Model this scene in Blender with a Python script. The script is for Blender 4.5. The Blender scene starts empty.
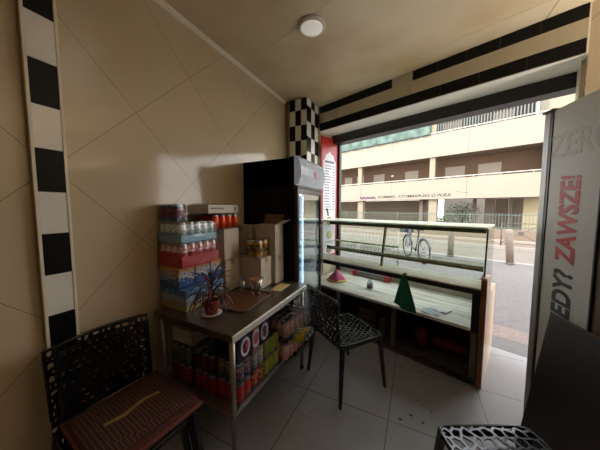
import bpy, bmesh, math, random
from mathutils import Vector, Matrix, noise
random.seed(7)
C = bpy.context.scene.collection
PI = math.pi
def R(a): return math.radians(a)

# ---------------------------------------------------------------- camera
CAM_H = 1.55; F_PX = 232.0
cam_d = bpy.data.cameras.new('camera'); cam = bpy.data.objects.new('camera', cam_d); C.objects.link(cam)
cam_d.sensor_fit = 'HORIZONTAL'; cam_d.sensor_width = 36.0; cam_d.lens = 36.0 * F_PX / 600.0
cam_d.clip_start = 0.02; cam_d.clip_end = 300
cam.location = (0, 0, CAM_H); cam.rotation_euler = (R(90 - 4.2), 0, R(26.4))
bpy.context.scene.camera = cam

# ---------------------------------------------------------------- world, sun, exposure
W = bpy.data.worlds.new('world'); bpy.context.scene.world = W; W.use_nodes = True
wn = W.node_tree.nodes; wl = W.node_tree.links; wn.clear()
wo = wn.new('ShaderNodeOutputWorld'); wb = wn.new('ShaderNodeBackground')
tc = wn.new('ShaderNodeTexCoord'); sp = wn.new('ShaderNodeSeparateXYZ'); rp = wn.new('ShaderNodeValToRGB')
wl.new(tc.outputs['Generated'], sp.inputs[0]); wl.new(sp.outputs['Z'], rp.inputs[0])
rp.color_ramp.elements[0].position = 0.0; rp.color_ramp.elements[0].color = (0.98, 0.95, 0.90, 1)
rp.color_ramp.elements[1].position = 0.7; rp.color_ramp.elements[1].color = (0.84, 0.88, 0.94, 1)
wl.new(rp.outputs[0], wb.inputs[0]); wb.inputs[1].default_value = 2.8
wl.new(wb.outputs[0], wo.inputs[0])
sun_d = bpy.data.lights.new('sun', 'SUN'); sun_d.energy = 1.5; sun_d.angle = R(12); sun_d.color = (1.0, 0.95, 0.86)
sun = bpy.data.objects.new('sun', sun_d); C.objects.link(sun)
sun.rotation_euler = (R(50), 0, R(-24))
vs = bpy.context.scene.view_settings
bpy.context.scene.display_settings.display_device = 'sRGB'
vs.view_transform = 'Standard'; vs.look = 'None'; vs.gamma = 1.0; vs.use_curve_mapping = False
vs.exposure = 0.68
LAMP_W = 0.0        # the round ceiling lamp
FILL_UPLIGHT_W = (2.0, 25.0)    # added unseen fill uplights: rear wall, front wall right of the opening
REAR_FILL_W = 0.0  # added ceiling fill lamp behind the camera, out of view, no power

# ---------------------------------------------------------------- frame of the shop front (u along it, v to the street)
FA = R(-17.8); FP = Vector((-1.297, 3.269, 0))
FU = Vector((math.cos(FA), math.sin(FA), 0)); FV = Vector((-math.sin(FA), math.cos(FA), 0))
def P(a, b, z=0.0): return FP + FU * a + FV * b + Vector((0, 0, z))
WX = -1.68; CZ = 3.02

# ---------------------------------------------------------------- materials
def srgb(r, g, b):
    f = lambda c: (c / 255 / 12.92) if c / 255 <= 0.04045 else ((c / 255 + 0.055) / 1.055) ** 2.4
    return (f(r), f(g), f(b), 1.0)
MATS = {}
def mat(name, col, rough=0.5, metal=0.0, var=0.0, scale=8.0, emit=None, estr=0.0, alpha=1.0, spec=0.5, bump=0.0, coat=0.0):
    if name in MATS: return MATS[name]
    m = bpy.data.materials.new(name); m.use_nodes = True
    nt = m.node_tree; b = nt.nodes['Principled BSDF']
    c = srgb(*col)
    b.inputs['Roughness'].default_value = rough; b.inputs['Metallic'].default_value = metal
    b.inputs['Specular IOR Level'].default_value = spec
    if coat: b.inputs['Coat Weight'].default_value = coat; b.inputs['Coat Roughness'].default_value = 0.05
    if var > 0 or bump > 0:
        t = nt.nodes.new('ShaderNodeTexCoord'); n = nt.nodes.new('ShaderNodeTexNoise'); n.inputs['Scale'].default_value = scale
        n.inputs['Detail'].default_value = 4
        nt.links.new(t.outputs['Object'], n.inputs['Vector'])
        r = nt.nodes.new('ShaderNodeValToRGB'); r.color_ramp.elements[0].position = 0.3; r.color_ramp.elements[1].position = 0.7
        r.color_ramp.elements[0].color = tuple(x * (1 - var) for x in c[:3]) + (1,)
        r.color_ramp.elements[1].color = tuple(min(1, x * (1 + var)) for x in c[:3]) + (1,)
        nt.links.new(n.outputs['Fac'], r.inputs[0]); nt.links.new(r.outputs[0], b.inputs['Base Color'])
        if bump > 0:
            bp = nt.nodes.new('ShaderNodeBump'); bp.inputs['Strength'].default_value = bump; bp.inputs['Distance'].default_value = 0.01
            nt.links.new(n.outputs['Fac'], bp.inputs['Height']); nt.links.new(bp.outputs[0], b.inputs['Normal'])
    else:
        b.inputs['Base Color'].default_value = c
    if emit: b.inputs['Emission Color'].default_value = srgb(*emit); b.inputs['Emission Strength'].default_value = estr
    b.inputs['Alpha'].default_value = alpha
    MATS[name] = m; return m
def glass(name, tint=(235, 245, 240), refl=0.10, rough=0.02, fres=True, ior=1.45):
    if name in MATS: return MATS[name]
    m = bpy.data.materials.new(name); m.use_nodes = True; nt = m.node_tree; nt.nodes.clear()
    o = nt.nodes.new('ShaderNodeOutputMaterial'); mx = nt.nodes.new('ShaderNodeMixShader')
    t = nt.nodes.new('ShaderNodeBsdfTransparent'); g = nt.nodes.new('ShaderNodeBsdfGlossy')
    t.inputs[0].default_value = srgb(*tint); g.inputs['Roughness'].default_value = rough
    if fres:
        f = nt.nodes.new('ShaderNodeLayerWeight'); r0 = ((ior-1)/(ior+1))**2
        p5 = nt.nodes.new('ShaderNodeMath'); p5.operation = 'POWER'; nt.links.new(f.outputs['Facing'], p5.inputs[0]); p5.inputs[1].default_value = 5
        f.inputs['Blend'].default_value = .5
        ma = nt.nodes.new('ShaderNodeMath'); ma.operation = 'MULTIPLY_ADD'; nt.links.new(p5.outputs[0], ma.inputs[0]); ma.inputs[1].default_value = 1-r0; ma.inputs[2].default_value = r0
        nt.links.new(ma.outputs[0], mx.inputs[0])
    else: mx.inputs[0].default_value = refl
    nt.links.new(t.outputs[0], mx.inputs[1]); nt.links.new(g.outputs[0], mx.inputs[2]); nt.links.new(mx.outputs[0], o.inputs[0])
    MATS[name] = m; return m
def node_mat(name, build):
    if name in MATS: return MATS[name]
    m = bpy.data.materials.new(name); m.use_nodes = True; nt = m.node_tree
    build(nt, nt.nodes['Principled BSDF']); MATS[name] = m; return m
def math_n(nt, op, a, b=None, c=None):
    n = nt.nodes.new('ShaderNodeMath'); n.operation = op
    for i, x in enumerate((a, b, c)):
        if x is None: continue
        if isinstance(x, (int, float)): n.inputs[i].default_value = x
        else: nt.links.new(x, n.inputs[i])
    return n.outputs[0]
def mix_n(nt, f, a, b):
    n = nt.nodes.new('ShaderNodeMix'); n.data_type = 'RGBA'
    for s, x in ((n.inputs[0], f), (n.inputs[6], a), (n.inputs[7], b)):
        if isinstance(x, (int, float)): s.default_value = x
        elif isinstance(x, tuple): s.default_value = x
        else: nt.links.new(x, s)
    return n.outputs[2]
def noise_n(nt, scale, vec, detail=4):
    n = nt.nodes.new('ShaderNodeTexNoise'); n.inputs['Scale'].default_value = scale; n.inputs['Detail'].default_value = detail
    nt.links.new(vec, n.inputs['Vector']); return n.outputs['Fac']
def joint(nt, coord, period, off, width):
    # 1 on the joint, 0 elsewhere
    a = math_n(nt, 'SUBTRACT', coord, off); m = math_n(nt, 'PINGPONG', a, period / 2)
    return math_n(nt, 'LESS_THAN', m, width / 2)
def wall_tile_build(ya, yb, rough=0.11):
    def f(nt, b):
        t = nt.nodes.new('ShaderNodeTexCoord'); s = nt.nodes.new('ShaderNodeSeparateXYZ'); nt.links.new(t.outputs['Object'], s.inputs[0])
        a = math_n(nt, 'ADD', s.outputs[ya], s.outputs['Z']); d = math_n(nt, 'SUBTRACT', s.outputs['Z'], s.outputs[ya])
        j = math_n(nt, 'MAXIMUM', joint(nt, a, 0.845, 3.12, 0.0045), joint(nt, d, 0.845, 1.24, 0.0045))
        n = noise_n(nt, 1.3, t.outputs['Object']); n2 = noise_n(nt, 9, t.outputs['Object'], 6)
        c = mix_n(nt, n, srgb(196, 178, 150), srgb(210, 194, 168)); c = mix_n(nt, math_n(nt, 'MULTIPLY', n2, .35), c, srgb(214, 200, 172))
        c = mix_n(nt, math_n(nt, 'MULTIPLY', j, .75), c, srgb(104, 84, 60)); nt.links.new(c, b.inputs['Base Color'])
        b.inputs['Roughness'].default_value = rough
        bp = nt.nodes.new('ShaderNodeBump'); bp.inputs['Strength'].default_value = 0.45; bp.inputs['Distance'].default_value = 0.006
        nt.links.new(noise_n(nt, 3.0, t.outputs['Object'], 1), bp.inputs['Height']); nt.links.new(bp.outputs[0], b.inputs['Normal'])
    return f
M_wall = node_mat('glazed_beige_tile', wall_tile_build('Y', 0))
M_wallx = node_mat('glazed_beige_tile_x', wall_tile_build('X', 0))
def floor_build(nt, b):
    t = nt.nodes.new('ShaderNodeTexCoord'); s = nt.nodes.new('ShaderNodeSeparateXYZ'); nt.links.new(t.outputs['Object'], s.inputs[0])
    j = math_n(nt, 'MAXIMUM', joint(nt, s.outputs['X'], 0.65, -0.13, 0.006), joint(nt, s.outputs['Y'], 0.655, 1.712, 0.006))
    n = noise_n(nt, 2.2, t.outputs['Object'], 5); n2 = noise_n(nt, 22, t.outputs['Object'], 5)
    c = mix_n(nt, n, srgb(138, 137, 140), srgb(168, 166, 166)); c = mix_n(nt, math_n(nt, 'MULTIPLY', n2, .4), c, srgb(118, 116, 118))
    c = mix_n(nt, math_n(nt, 'MULTIPLY', j, .85), c, srgb(48, 44, 42)); nt.links.new(c, b.inputs['Base Color'])
    nt.links.new(math_n(nt, 'ADD', math_n(nt, 'MULTIPLY', n, .3), .22), b.inputs['Roughness'])
M_floor = node_mat('grey_floor_tile', floor_build)
def ceil_build(nt, b):
    t = nt.nodes.new('ShaderNodeTexCoord'); s = nt.nodes.new('ShaderNodeSeparateXYZ'); nt.links.new(t.outputs['Object'], s.inputs[0])
    n = noise_n(nt, 1.6, t.outputs['Object'], 6); n2 = noise_n(nt, 4.0, t.outputs['Object'], 3)
    k = math_n(nt, 'MULTIPLY', math_n(nt, 'GREATER_THAN', n, .0), math_n(nt, 'SMOOTH_MIN', n, 1, .1))
    r = nt.nodes.new('ShaderNodeValToRGB'); r.color_ramp.elements[0].position = .42; r.color_ramp.elements[1].position = .68
    r.color_ramp.elements[0].color = srgb(226, 206, 176); r.color_ramp.elements[1].color = srgb(204, 174, 132); nt.links.new(n, r.inputs[0])
    c = mix_n(nt, math_n(nt, 'MULTIPLY', n2, .4), r.outputs[0], srgb(206, 190, 158)); nt.links.new(c, b.inputs['Base Color'])
    b.inputs['Roughness'].default_value = .35
M_ceil = node_mat('stained_ceiling_panel', ceil_build)
def marble_build(nt, b):
    t = nt.nodes.new('ShaderNodeTexCoord')
    mp = nt.nodes.new('ShaderNodeMapping'); mp.inputs['Scale'].default_value = (1.1, 13, 1); nt.links.new(t.outputs['Object'], mp.inputs[0])
    n = noise_n(nt, 1.6, mp.outputs[0], 6); n2 = noise_n(nt, 5, t.outputs['Object'], 5)
    rr_ = nt.nodes.new('ShaderNodeValToRGB'); rr_.color_ramp.elements[0].position = .34; rr_.color_ramp.elements[1].position = .56
    rr_.color_ramp.elements[0].color = srgb(176, 158, 134); rr_.color_ramp.elements[1].color = srgb(232, 228, 218); nt.links.new(n, rr_.inputs[0])
    c = mix_n(nt, math_n(nt, 'MULTIPLY', n2, .5), rr_.outputs[0], srgb(222, 220, 216)); nt.links.new(c, b.inputs['Base Color']); b.inputs['Roughness'].default_value = .3
M_marble = node_mat('travertine_marble', marble_build)
M_black = mat('glossy_black_tile', (14, 14, 15), .4, spec=.2); M_white = mat('glossy_white_tile', (242, 240, 234), .12, var=.04)
M_creamtile = mat('cream_band_tile', (206, 196, 170), .15, var=.06, scale=3)
M_grout = mat('pale_grout', (190, 180, 160), .7)
M_trimw = mat('cream_plastic_trim', (238, 228, 210), .4); M_ochre = mat('ochre_plaster_edge', (176, 148, 100), .6)
M_steel = mat('brushed_stainless_steel', (170, 166, 160), .28, .9, var=.12, scale=20)
M_steeld = mat('worn_steel_top', (120, 108, 94), .3, .75, var=.18, scale=6)
M_blackplastic = mat('black_plastic', (16, 16, 17), .35); M_chair = mat('dark_resin', (18, 18, 20), .2, spec=.7)
M_fridgeblk = mat('matt_black_enamel', (10, 10, 11), .6, spec=.2)
M_card = mat('brown_cardboard', (208, 195, 180), .8, var=.1, scale=14); M_cardin = mat('cardboard_inner', (128, 100, 72), .9, var=.1, scale=14)
M_alu = mat('aluminium', (165, 165, 165), .38, 1.0); M_film = glass('clear_shrink_film', (248, 248, 248), .07, .12, False)
M_paper = mat('white_paper', (228, 226, 220), .8); M_glasst = glass('clear_glass', (238, 244, 240))
M_asph = mat('grey_asphalt', (104, 98, 96), .85, var=.14, scale=18, bump=.2)
M_wood = mat('orange_brown_wood', (140, 88, 48), .4, var=.2, scale=9); M_peach = mat('peach_laminate', (236, 202, 168), .3, var=.06, scale=5)
M_dark = mat('dark_cabinet_interior', (34, 29, 27), .6, var=.1)  # interior darkened in colour to stand for the shade inside the counter

# ---------------------------------------------------------------- mesh tools
class MB:
    def __init__(s): s.bm = bmesh.new(); s.mi = 0
    def _t(s, vs, fs, mi):
        for f in fs: f.material_index = s.mi if mi is None else mi
    def box(s, a, b, mi=None, M=None):
        x0, y0, z0 = a; x1, y1, z1 = b
        co = [(x0,y0,z0),(x1,y0,z0),(x1,y1,z0),(x0,y1,z0),(x0,y0,z1),(x1,y0,z1),(x1,y1,z1),(x0,y1,z1)]
        v = [s.bm.verts.new(M @ Vector(c) if M else c) for c in co]
        fs = [s.bm.faces.new([v[i] for i in q]) for q in ((3,2,1,0),(4,5,6,7),(0,1,5,4),(1,2,6,5),(2,3,7,6),(3,0,4,7))]
        s._t(v, fs, mi); return s
    def prism(s, pts, axis, a, b, mi=None):
        # pts: outline in the two other axes; extruded from a to b along axis
        def mk(p, t):
            if axis == 'x': return (t, p[0], p[1])
            if axis == 'y': return (p[0], t, p[1])
            return (p[0], p[1], t)
        v0 = [s.bm.verts.new(mk(p, a)) for p in pts]; v1 = [s.bm.verts.new(mk(p, b)) for p in pts]; n = len(pts)
        fs = [s.bm.faces.new(v0[::-1]), s.bm.faces.new(v1)]
        for i in range(n): fs.append(s.bm.faces.new([v0[i], v0[(i+1)%n], v1[(i+1)%n], v1[i]]))
        s._t(v0, fs, mi); return s
    def lathe(s, prof, o=(0,0,0), n=20, mi=None, M=None):
        rings = []
        for r, z in prof:
            ring = []
            for k in range(n):
                a = 2*PI*k/n; p = Vector((o[0]+r*math.cos(a), o[1]+r*math.sin(a), o[2]+z))
                ring.append(s.bm.verts.new(M @ p if M else p))
            rings.append(ring)
        for i in range(len(rings)-1):
            for k in range(n):
                f = s.bm.faces.new([rings[i][k], rings[i][(k+1)%n], rings[i+1][(k+1)%n], rings[i+1][k]])
                f.material_index = (mi[i] if isinstance(mi, (list,tuple)) else (s.mi if mi is None else mi)); f.smooth = True
        for ring, rev, idx in ((rings[0], True, 0), (rings[-1], False, -1)):
            f = s.bm.faces.new(ring[::-1] if rev else ring)
            f.material_index = (mi[idx] if isinstance(mi, (list,tuple)) else (s.mi if mi is None else mi))
        return s
    def tube(s, pts, r, n=8, mi=None, closed=False):
        pts = [Vector(p) for p in pts]; N = len(pts); rings = []
        rr = r if isinstance(r, (list,tuple)) else [r]*N
        for i, p in enumerate(pts):
            if closed: d = pts[(i+1)%N]-pts[i-1]
            else: d = (pts[min(i+1,N-1)]-pts[max(i-1,0)])
            d.normalize(); up = Vector((0,0,1)) if abs(d.z) < .9 else Vector((1,0,0))
            a = d.cross(up).normalized(); b = d.cross(a).normalized()
            rings.append([s.bm.verts.new(p + (a*math.cos(2*PI*k/n) + b*math.sin(2*PI*k/n))*rr[i]) for k in range(n)])
        for i in range(N if closed else N-1):
            for k in range(n):
                f = s.bm.faces.new([rings[i][k], rings[i][(k+1)%n], rings[(i+1)%N][(k+1)%n], rings[(i+1)%N][k]]); f.smooth = True
                f.material_index = s.mi if mi is None else mi
        if not closed:
            for ring in (rings[0][::-1], rings[-1]):
                f = s.bm.faces.new(ring); f.material_index = s.mi if mi is None else mi
        return s
    def build(s, name, mats, parent=None, loc=None, bevel=0, solid=0, sub=0, rot=None):
        bmesh.ops.recalc_face_normals(s.bm, faces=s.bm.faces)
        me = bpy.data.meshes.new(name); s.bm.to_mesh(me); s.bm.free()
        for m in (mats if isinstance(mats, (list,tuple)) else [mats]): me.materials.append(m)
        o = bpy.data.objects.new(name, me); C.objects.link(o)
        if parent is not None: o.parent = parent
        if loc is not None: o.location = loc
        if rot is not None: o.rotation_euler = rot
        if solid: md = o.modifiers.new('solid', 'SOLIDIFY'); md.thickness = solid; md.offset = 0
        if bevel: md = o.modifiers.new('bevel', 'BEVEL'); md.width = bevel; md.segments = 2; md.limit_method = 'ANGLE'
        if sub: md = o.modifiers.new('sub', 'SUBSURF'); md.levels = sub; md.render_levels = sub
        return o
def tag(o, label, cat, group=None, kind=None):
    o['label'] = label; o['category'] = cat
    if group: o['group'] = group
    if kind: o['kind'] = kind
    return o
def root(name, loc, label, cat, rz=0, group=None):
    o = bpy.data.objects.new(name, None); C.objects.link(o); o.empty_display_size = .05
    o.location = loc; o.rotation_euler = (0, 0, rz); return tag(o, label, cat, group)
def front(name, a, b, z, label, cat, group=None):  # a thing placed in the shop-front frame
    return root(name, P(a, b, z), label, cat, FA, group)
def struct(o): o['kind'] = 'structure'; return o
def in_front(mb, name, mats, **k):  # mesh given in shop-front coordinates
    o = mb.build(name, mats, **k); o.location = FP; o.rotation_euler = (0, 0, FA); return o
def child_copy(src, parent, loc=None, rz=None):
    c = src.copy(); C.objects.link(c); c.parent = parent
    if loc is not None: c.location = loc
    if rz is not None: c.rotation_euler = (0, 0, rz)
    return c
def copy_tree(src, parent=None):
    c = src.copy(); C.objects.link(c); c.parent = parent
    for ch in list(src.children): copy_tree(ch, c)
    return c

# ================================================================ THE ROOM
YB = -3.2; XR = 2.9
T = .45
fu = lambda x: None
# floor polygon inside the room, up to the threshold
p0 = P(-.6, .57); p1 = P(4.6, .57)
m = MB(); m.prism([(WX-.2, YB), (p1.x, YB), (p1.x, p1.y), (p0.x, p0.y)], 'z', -.06, 0); struct(m.build('floor', M_floor))
m = MB(); m.box((WX-.15, YB, -.06), (WX, 3.6, CZ+.05)); struct(m.build('wall_left', M_wall))
m = MB(); m.box((XR, YB, -.06), (XR+.1, 2.3, CZ+.05)); struct(m.build('wall_right', M_wall))
m = MB()
for x0, x1, z0, z1 in ((WX-.15, .3, -.06, CZ+.05), (1.5, XR+.1, -.06, CZ+.05), (.3, 1.5, 2.1, CZ+.05), (.3, 1.5, -.06, .0)): m.box((x0, YB-.1, z0), (x1, YB, z1))
struct(m.build('wall_back', M_wallx))
m = MB(); m.box((.3, YB-.07, 0), (1.5, YB-.03, 2.1)); struct(m.build('door_1', mat('brown_rear_door', (96, 70, 50), .5, var=.1)))
p0 = P(-.6, T-.02); p1 = P(4.6, T-.02)
m = MB(); m.prism([(WX-.2, YB-.1), (p1.x, YB-.1), (p1.x, p1.y), (p0.x, p0.y)], 'z', CZ, CZ+.1); struct(m.build('ceiling', M_ceil))
# cove strip along the left wall, seam battens of the ceiling
m = MB(); m.prism([(WX, CZ), (WX+.03, CZ), (WX+.03, CZ-.008), (WX+.008, CZ-.03), (WX, CZ-.03)], 'y', YB, 2.9); struct(m.build('trim_1', M_trimw))
m = MB()
for v0 in (-.22, -1.3): m.box((0, v0, CZ-.002), (4, v0+.008, CZ+.002))
struct(in_front(m, 'trim_2', mat('ceiling_seam', (224, 208, 170), .5)))
m = MB(); m.box((.86, -.3, CZ-.002), (.868, 2.62, CZ+.002)); struct(m.build('trim_3', mat('ceiling_seam_dull', (176, 156, 120), .6)))
# front wall of the shop: lintel, right part, left reveal
m = MB()
m.box((-.05, 0.012, 2.67), (2.5, T, CZ+.05), 0)
struct(in_front(m, 'wall_front', mat('white_plaster', (238, 232, 222), .4)))
m = MB(); m.box((2.5, .012, -.06), (4.6, T, CZ+.05)); struct(in_front(m, 'wall_front_right', M_wallx))
m = MB(); m.box((-.6, 0.30, -.06), (-.0, T, CZ+.05)); m.box((-.12, .012, -.06), (0, .3, CZ+.05)); struct(in_front(m, 'wall_front_left', mat('reveal_plaster', (200, 186, 160), .5)))
# tile bands over the opening
m = MB(); m.box((0, .004, 2.672), (2.49, .014, CZ-.001), 0)
x = 0; k = 0
edges = [0, .16, .32, .48, .64, .79, .95, 1.11, 1.27, 1.424, 1.58, 1.735, 1.887, 2.042, 2.193, 2.341, 2.49]
for i in range(len(edges)-1):
    a, b = edges[i]+.001, edges[i+1]-.001
    m.box((a, 0, 2.782), (b, .012, 2.918), 2); 
for i in range(0, 8):
    a, b = i*.311+.0008, min((i+1)*.311, 2.49)-.0008
    m.box((a, 0, 2.676), (b, .012, 2.780), 1)
ups = [0, .27, .53, .80, 1.06, 1.285, 1.52, 1.76, 2.0, 2.245, 2.49]
for i in range(len(ups)-1):
    m.box((ups[i]+.0008, 0, 2.920), (ups[i+1]-.0008, .012, CZ-.002), 2 if i == 4 else 1)
o = in_front(m, 'trim_4', [M_grout, M_black, M_creamtile]); struct(o)
# black roller-shutter beam and frame of the opening
m = MB(); m.box((.0, .30, 2.545), (2.5, .46, 2.668), 0); m.box((.0, .445, 0), (.05, .50, 2.56), 0)
struct(in_front(m, 'trim_5', mat('dark_brown_steel', (34, 30, 30), .4)))
m = MB(); m.box((2.478, .1, 0), (2.5, .30, 2.67), 0)
struct(in_front(m, 'trim_6', mat('cream_jamb', (206, 196, 174), .45)))
# chequered pillar in the corner
m = MB(); px0, px1, py0, py1 = -1.60, -1.339, 2.907, 3.30
m.box((px0, py0, 0), (px1, py1, CZ-.001), 0); m.box((WX, py0+.06, 0), (px0, py1, CZ-.001), 0)
def checks(first, fn, par):
    z1 = CZ-.002; q = 0; hh = first
    while z1 > .02:
        z0 = max(z1-hh, .005)
        for i in range(3): fn(i, z0+.0015, z1-.0015, 1 if (i+q+par) % 2 == 0 else 2)
        z1 -= hh; hh = .2; q += 1
cw = (px1-px0)/3
checks(.15, lambda i, a, b, mi: m.box((px0+i*cw+.001, py0-.006, a), (px0+(i+1)*cw-.001, py0+.001, b), mi), 0)
checks(.10, lambda i, a, b, mi: m.box((px1-.001, py0-.005+i*.13, a), (px1+.006, py0+(i+1)*.13-.002, b), mi), 1)
struct(m.build('trim_7', [M_grout, M_black, M_white]))
# chequered strip on the left wall
m = MB(); sy0, sy1, sx = .452, .556, -1.65
m.box((WX-.001, sy0-.014, 0), (sx-.012, sy1+.01, CZ), 3)
m.box((WX, sy0-.012, 0), (sx+.003, sy0, CZ), 0); m.box((WX, sy1, 0), (sx+.003, sy1+.012, CZ), 0)
z = CZ+.05; k = 0
zs = [3.02, 2.876, 2.676, 2.476, 2.262, 2.051, 1.842, 1.63, 1.42, 1.21, 1.0, .79, .58, .37, .16, 0]
for i in range(len(zs)-1): m.box((sx-.02, sy0+.001, zs[i+1]+.001), (sx, sy1-.001, zs[i]-.001), 2 if (i % 2 == 0) else 1)
struct(m.build('trim_8', [M_trimw, M_white, M_black, M_ochre]))
# ceiling lamp
def ceiling_lamp(loc, label, power, grp=None):
    r = root('ceiling_lamp', loc, label, 'ceiling lamp', group=grp)
    m = MB(); m.lathe([(.112, 0), (.112, -.012), (.104, -.02), (.09, -.02)], n=40); m.build('rim', mat('white_lamp_rim', (214, 206, 196), .4), r)
    m = MB(); m.lathe([(.09, -.005), (.092, -.019), (.07, -.026), (.0005, -.03)], n=40)
    d = m.build('diffuser', mat('opal_diffuser', (235, 230, 228), .4, emit=(255, 244, 232), estr=.18), r)
    if power <= 0: return
    l = bpy.data.lights.new('lamp_light', 'AREA'); l.shape = 'DISK'; l.size = .18; l.energy = power; l.color = (1, .86, .68)
    lo = bpy.data.objects.new('lamp_light', l); C.objects.link(lo); lo.parent = r; lo.location = (0, 0, -.035)
ceiling_lamp((-.80, 1.825, CZ), 'round white recessed ceiling lamp above the counter side of the room', LAMP_W)
ceiling_lamp((.3, -1.0, CZ), 'round ceiling lamp further back in the room, behind the viewer', REAR_FILL_W)
for k, (xx, yy, rz_) in enumerate(((2.2, YB, 0), (P(3.55,.012).x, P(3.55,.012).y, FA+PI))):  # uplights added out of view to brighten the ceiling and upper walls
    q = root('wall_uplighter', (xx, yy, 1.9), ['bowl-shaped wall uplighter on the rear wall, beside the rear doorway', 'bowl-shaped wall uplighter on the front wall right of the lettered fridge'][k], 'wall lamp', rz_)
    m = MB(); m.lathe([(.03,-.12),(.10,-.09),(.17,0),(.16,0),(.09,-.08),(.001,-.10)], o=(0,.19,0), n=24); m.box((-.04,0,-.1),(.04,.12,-.04)); m.build('bowl', mat('plaster_bowl', (226,220,208), .6), q)
    l = bpy.data.lights.new('lamp_light', 'AREA'); l.shape = 'DISK'; l.size = .26; l.energy = FILL_UPLIGHT_W[k]; l.color = (1, .94, .86)
    lo = bpy.data.objects.new('lamp_light', l); C.objects.link(lo); lo.parent = q; lo.location = (0, .19, -.01); lo.rotation_euler = (PI, 0, 0)
# ================================================================ STREET
def sbox(a, b, name, mats, mi=None):
    m = MB(); m.box(a, b); return struct(in_front(m, name, mats))
sbox((-1, .57, -.05), (5, .90, -.012), 'pavement_edge', mat('dark_asphalt_strip', (104, 100, 98), .85, var=.12, scale=30))
sbox((-1, .90, -.05), (5, 1.28, -.010), 'granite_band', mat('reddish_granite', (124, 108, 101), .8, var=.25, scale=40))
sbox((-30, 1.28, -.16), (30, 6.2, -.02), 'pavement', M_asph)
sbox((-30, .5, -.16), (-1, 1.28, -.02), 'pavement_left', M_asph)
sbox((-30, 6.2, -.16), (30, 6.38, -.02), 'kerb', mat('pale_kerb_stone', (148, 141, 131), .7, var=.05))
sbox((-30, 6.38, -.3), (30, 9.7, -.12), 'road', mat('pale_road', (116, 106, 97), .9, var=.06, scale=2))
sbox((-30, 9.7, -.3), (30, 9.9, .0), 'kerb_far', mat('pale_kerb_stone', (148, 141, 131), .7))
sbox((-30, 9.9, -.3), (30, 12.9, -.02), 'pavement_far', mat('pinkish_paving', (120, 102, 90), .9, var=.08, scale=2))
sbox((-30, 11.4, -.1), (30, 11.55, .07), 'step_far', mat('pale_step', (162, 148, 134), .8))
sbox((-30, 12.9, -.1), (30, 13.15, .45), 'low_wall_far', mat('cream_render', (132, 116, 101), .85, var=.05, scale=1))
sbox((-30, 13.15, -.1), (30, 26, .1), 'ground_far', mat('beige_ground', (112, 101, 88), .9, var=.1, scale=1))
# bollards
def bollard(a, b, tilt, label):
    r = front('bollard', a, b, -.02, label, 'bollard', 'round street bollards')
    M = Matrix.Rotation(R(tilt), 4, 'Y')
    m = MB(); m.lathe([(.085, 0), (.085, .9), (.075, .96), (.04, .985), (.001, .99)], n=20, M=M)
    m.build('post', mat('brown_grey_paint', (128, 116, 104), .6, var=.15, scale=5), r)
    m = MB(); m.lathe([(.10, 0), (.10, .04), (.087, .05)], n=20); m.build('foot_ring', mat('old_iron', (96, 86, 76), .7), r)
bollard(1.989, 5.95, -4, 'leaning brown-grey bollard at the kerb right of the glass counter')
bollard(.551, 6.0, 0, 'upright grey bollard at the kerb seen through the glass counter')
# pedestrian railing on the near pavement
def railing(a0, a1, b, z, h, n, name, label, m_, group=None, cross=False, rails=(0,)):
    r = front(name, a0, b, z, label, 'railing', group)
    L = a1-a0
    for q_ in (0, L):
        m = MB(); m.tube([(q_,0,0),(q_,0,h)], .022); m.build('post', m_, r)
    m = MB()
    for zz in (h-.02, .12): m.tube([(0,0,zz),(L,0,zz)], .016, 6)
    m.build('rail', m_, r)
    m = MB()
    if cross:
        for i in range(2):
            q0, q1 = L*i/2, L*(i+1)/2
            m.tube([(q0,0,.14),(q1,0,h-.03)], .012, 6); m.tube([(q0,0,h-.03),(q1,0,.14)], .012, 6)
        m.lathe([(.09,-.01),(.09,.01)], n=16, M=Matrix.Translation((L/4,0,h/2+.05)) @ Matrix.Rotation(PI/2,4,'X'))
        m.lathe([(.09,-.01),(.09,.01)], n=16, M=Matrix.Translation((3*L/4,0,h/2+.05)) @ Matrix.Rotation(PI/2,4,'X'))
    else:
        for i in range(1, n): m.tube([(L*i/n,0,.12),(L*i/n,0,h-.02)], .009, 5)
    m.build('bars', m_, r)
M_rail = mat('grey_galvanised', (150, 146, 140), .5, .3)
railing(-3.6, -2.25, 3.6, -.02, .95, 13, 'street_railing', 'grey barred pedestrian railing behind the left end of the glass counter', M_rail, 'pedestrian railings')
railing(-2.1, -.2, 3.6, -.02, .95, 17, 'street_railing', 'grey barred pedestrian railing ending left of the parked bicycle', M_rail, 'pedestrian railings')
railing(1.55, 3.9, 9.95, .0, .95, 3, 'street_railing', 'dark cross-braced railing at the far kerb near the leaning bollard', mat('dark_railing', (84, 78, 72), .5), None, True)
# fence on the low wall
M_fence = mat('pale_green_fence', (92, 108, 98), .5)
for i, (a0, a1) in enumerate(((-12, -8), (-8, -4), (-4, 0), (0, 4), (4, 8))):
    lab = ['far-left pale green fence panel on the low wall across the street', 'pale green fence panel on the low wall behind the pedestrian railing', 'pale green fence panel on the low wall in front of the shrubs', 'pale green fence panel on the low wall behind the bollards', 'pale green fence panel on the low wall hidden by the lettered cabinet'][i]
    r = front('street_fence', a0, 13.03, .45, lab, 'fence', 'fence panels across the street')
    m = MB(); m.tube([(.03,0,0),(.03,0,.84)], .025, 6); m.build('post', M_fence, r)
    m = MB()
    for zz in (.1, .74): m.box((.01,-.012,zz-.015),(3.99,.012,zz+.015))
    m.build('rail', M_fence, r)
    m = MB()
    for k in range(1, 32): m.box((k*.125-.009,-.008,.02),(k*.125+.009,.008,.84))
    m.build('bars', M_fence, r)
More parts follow.
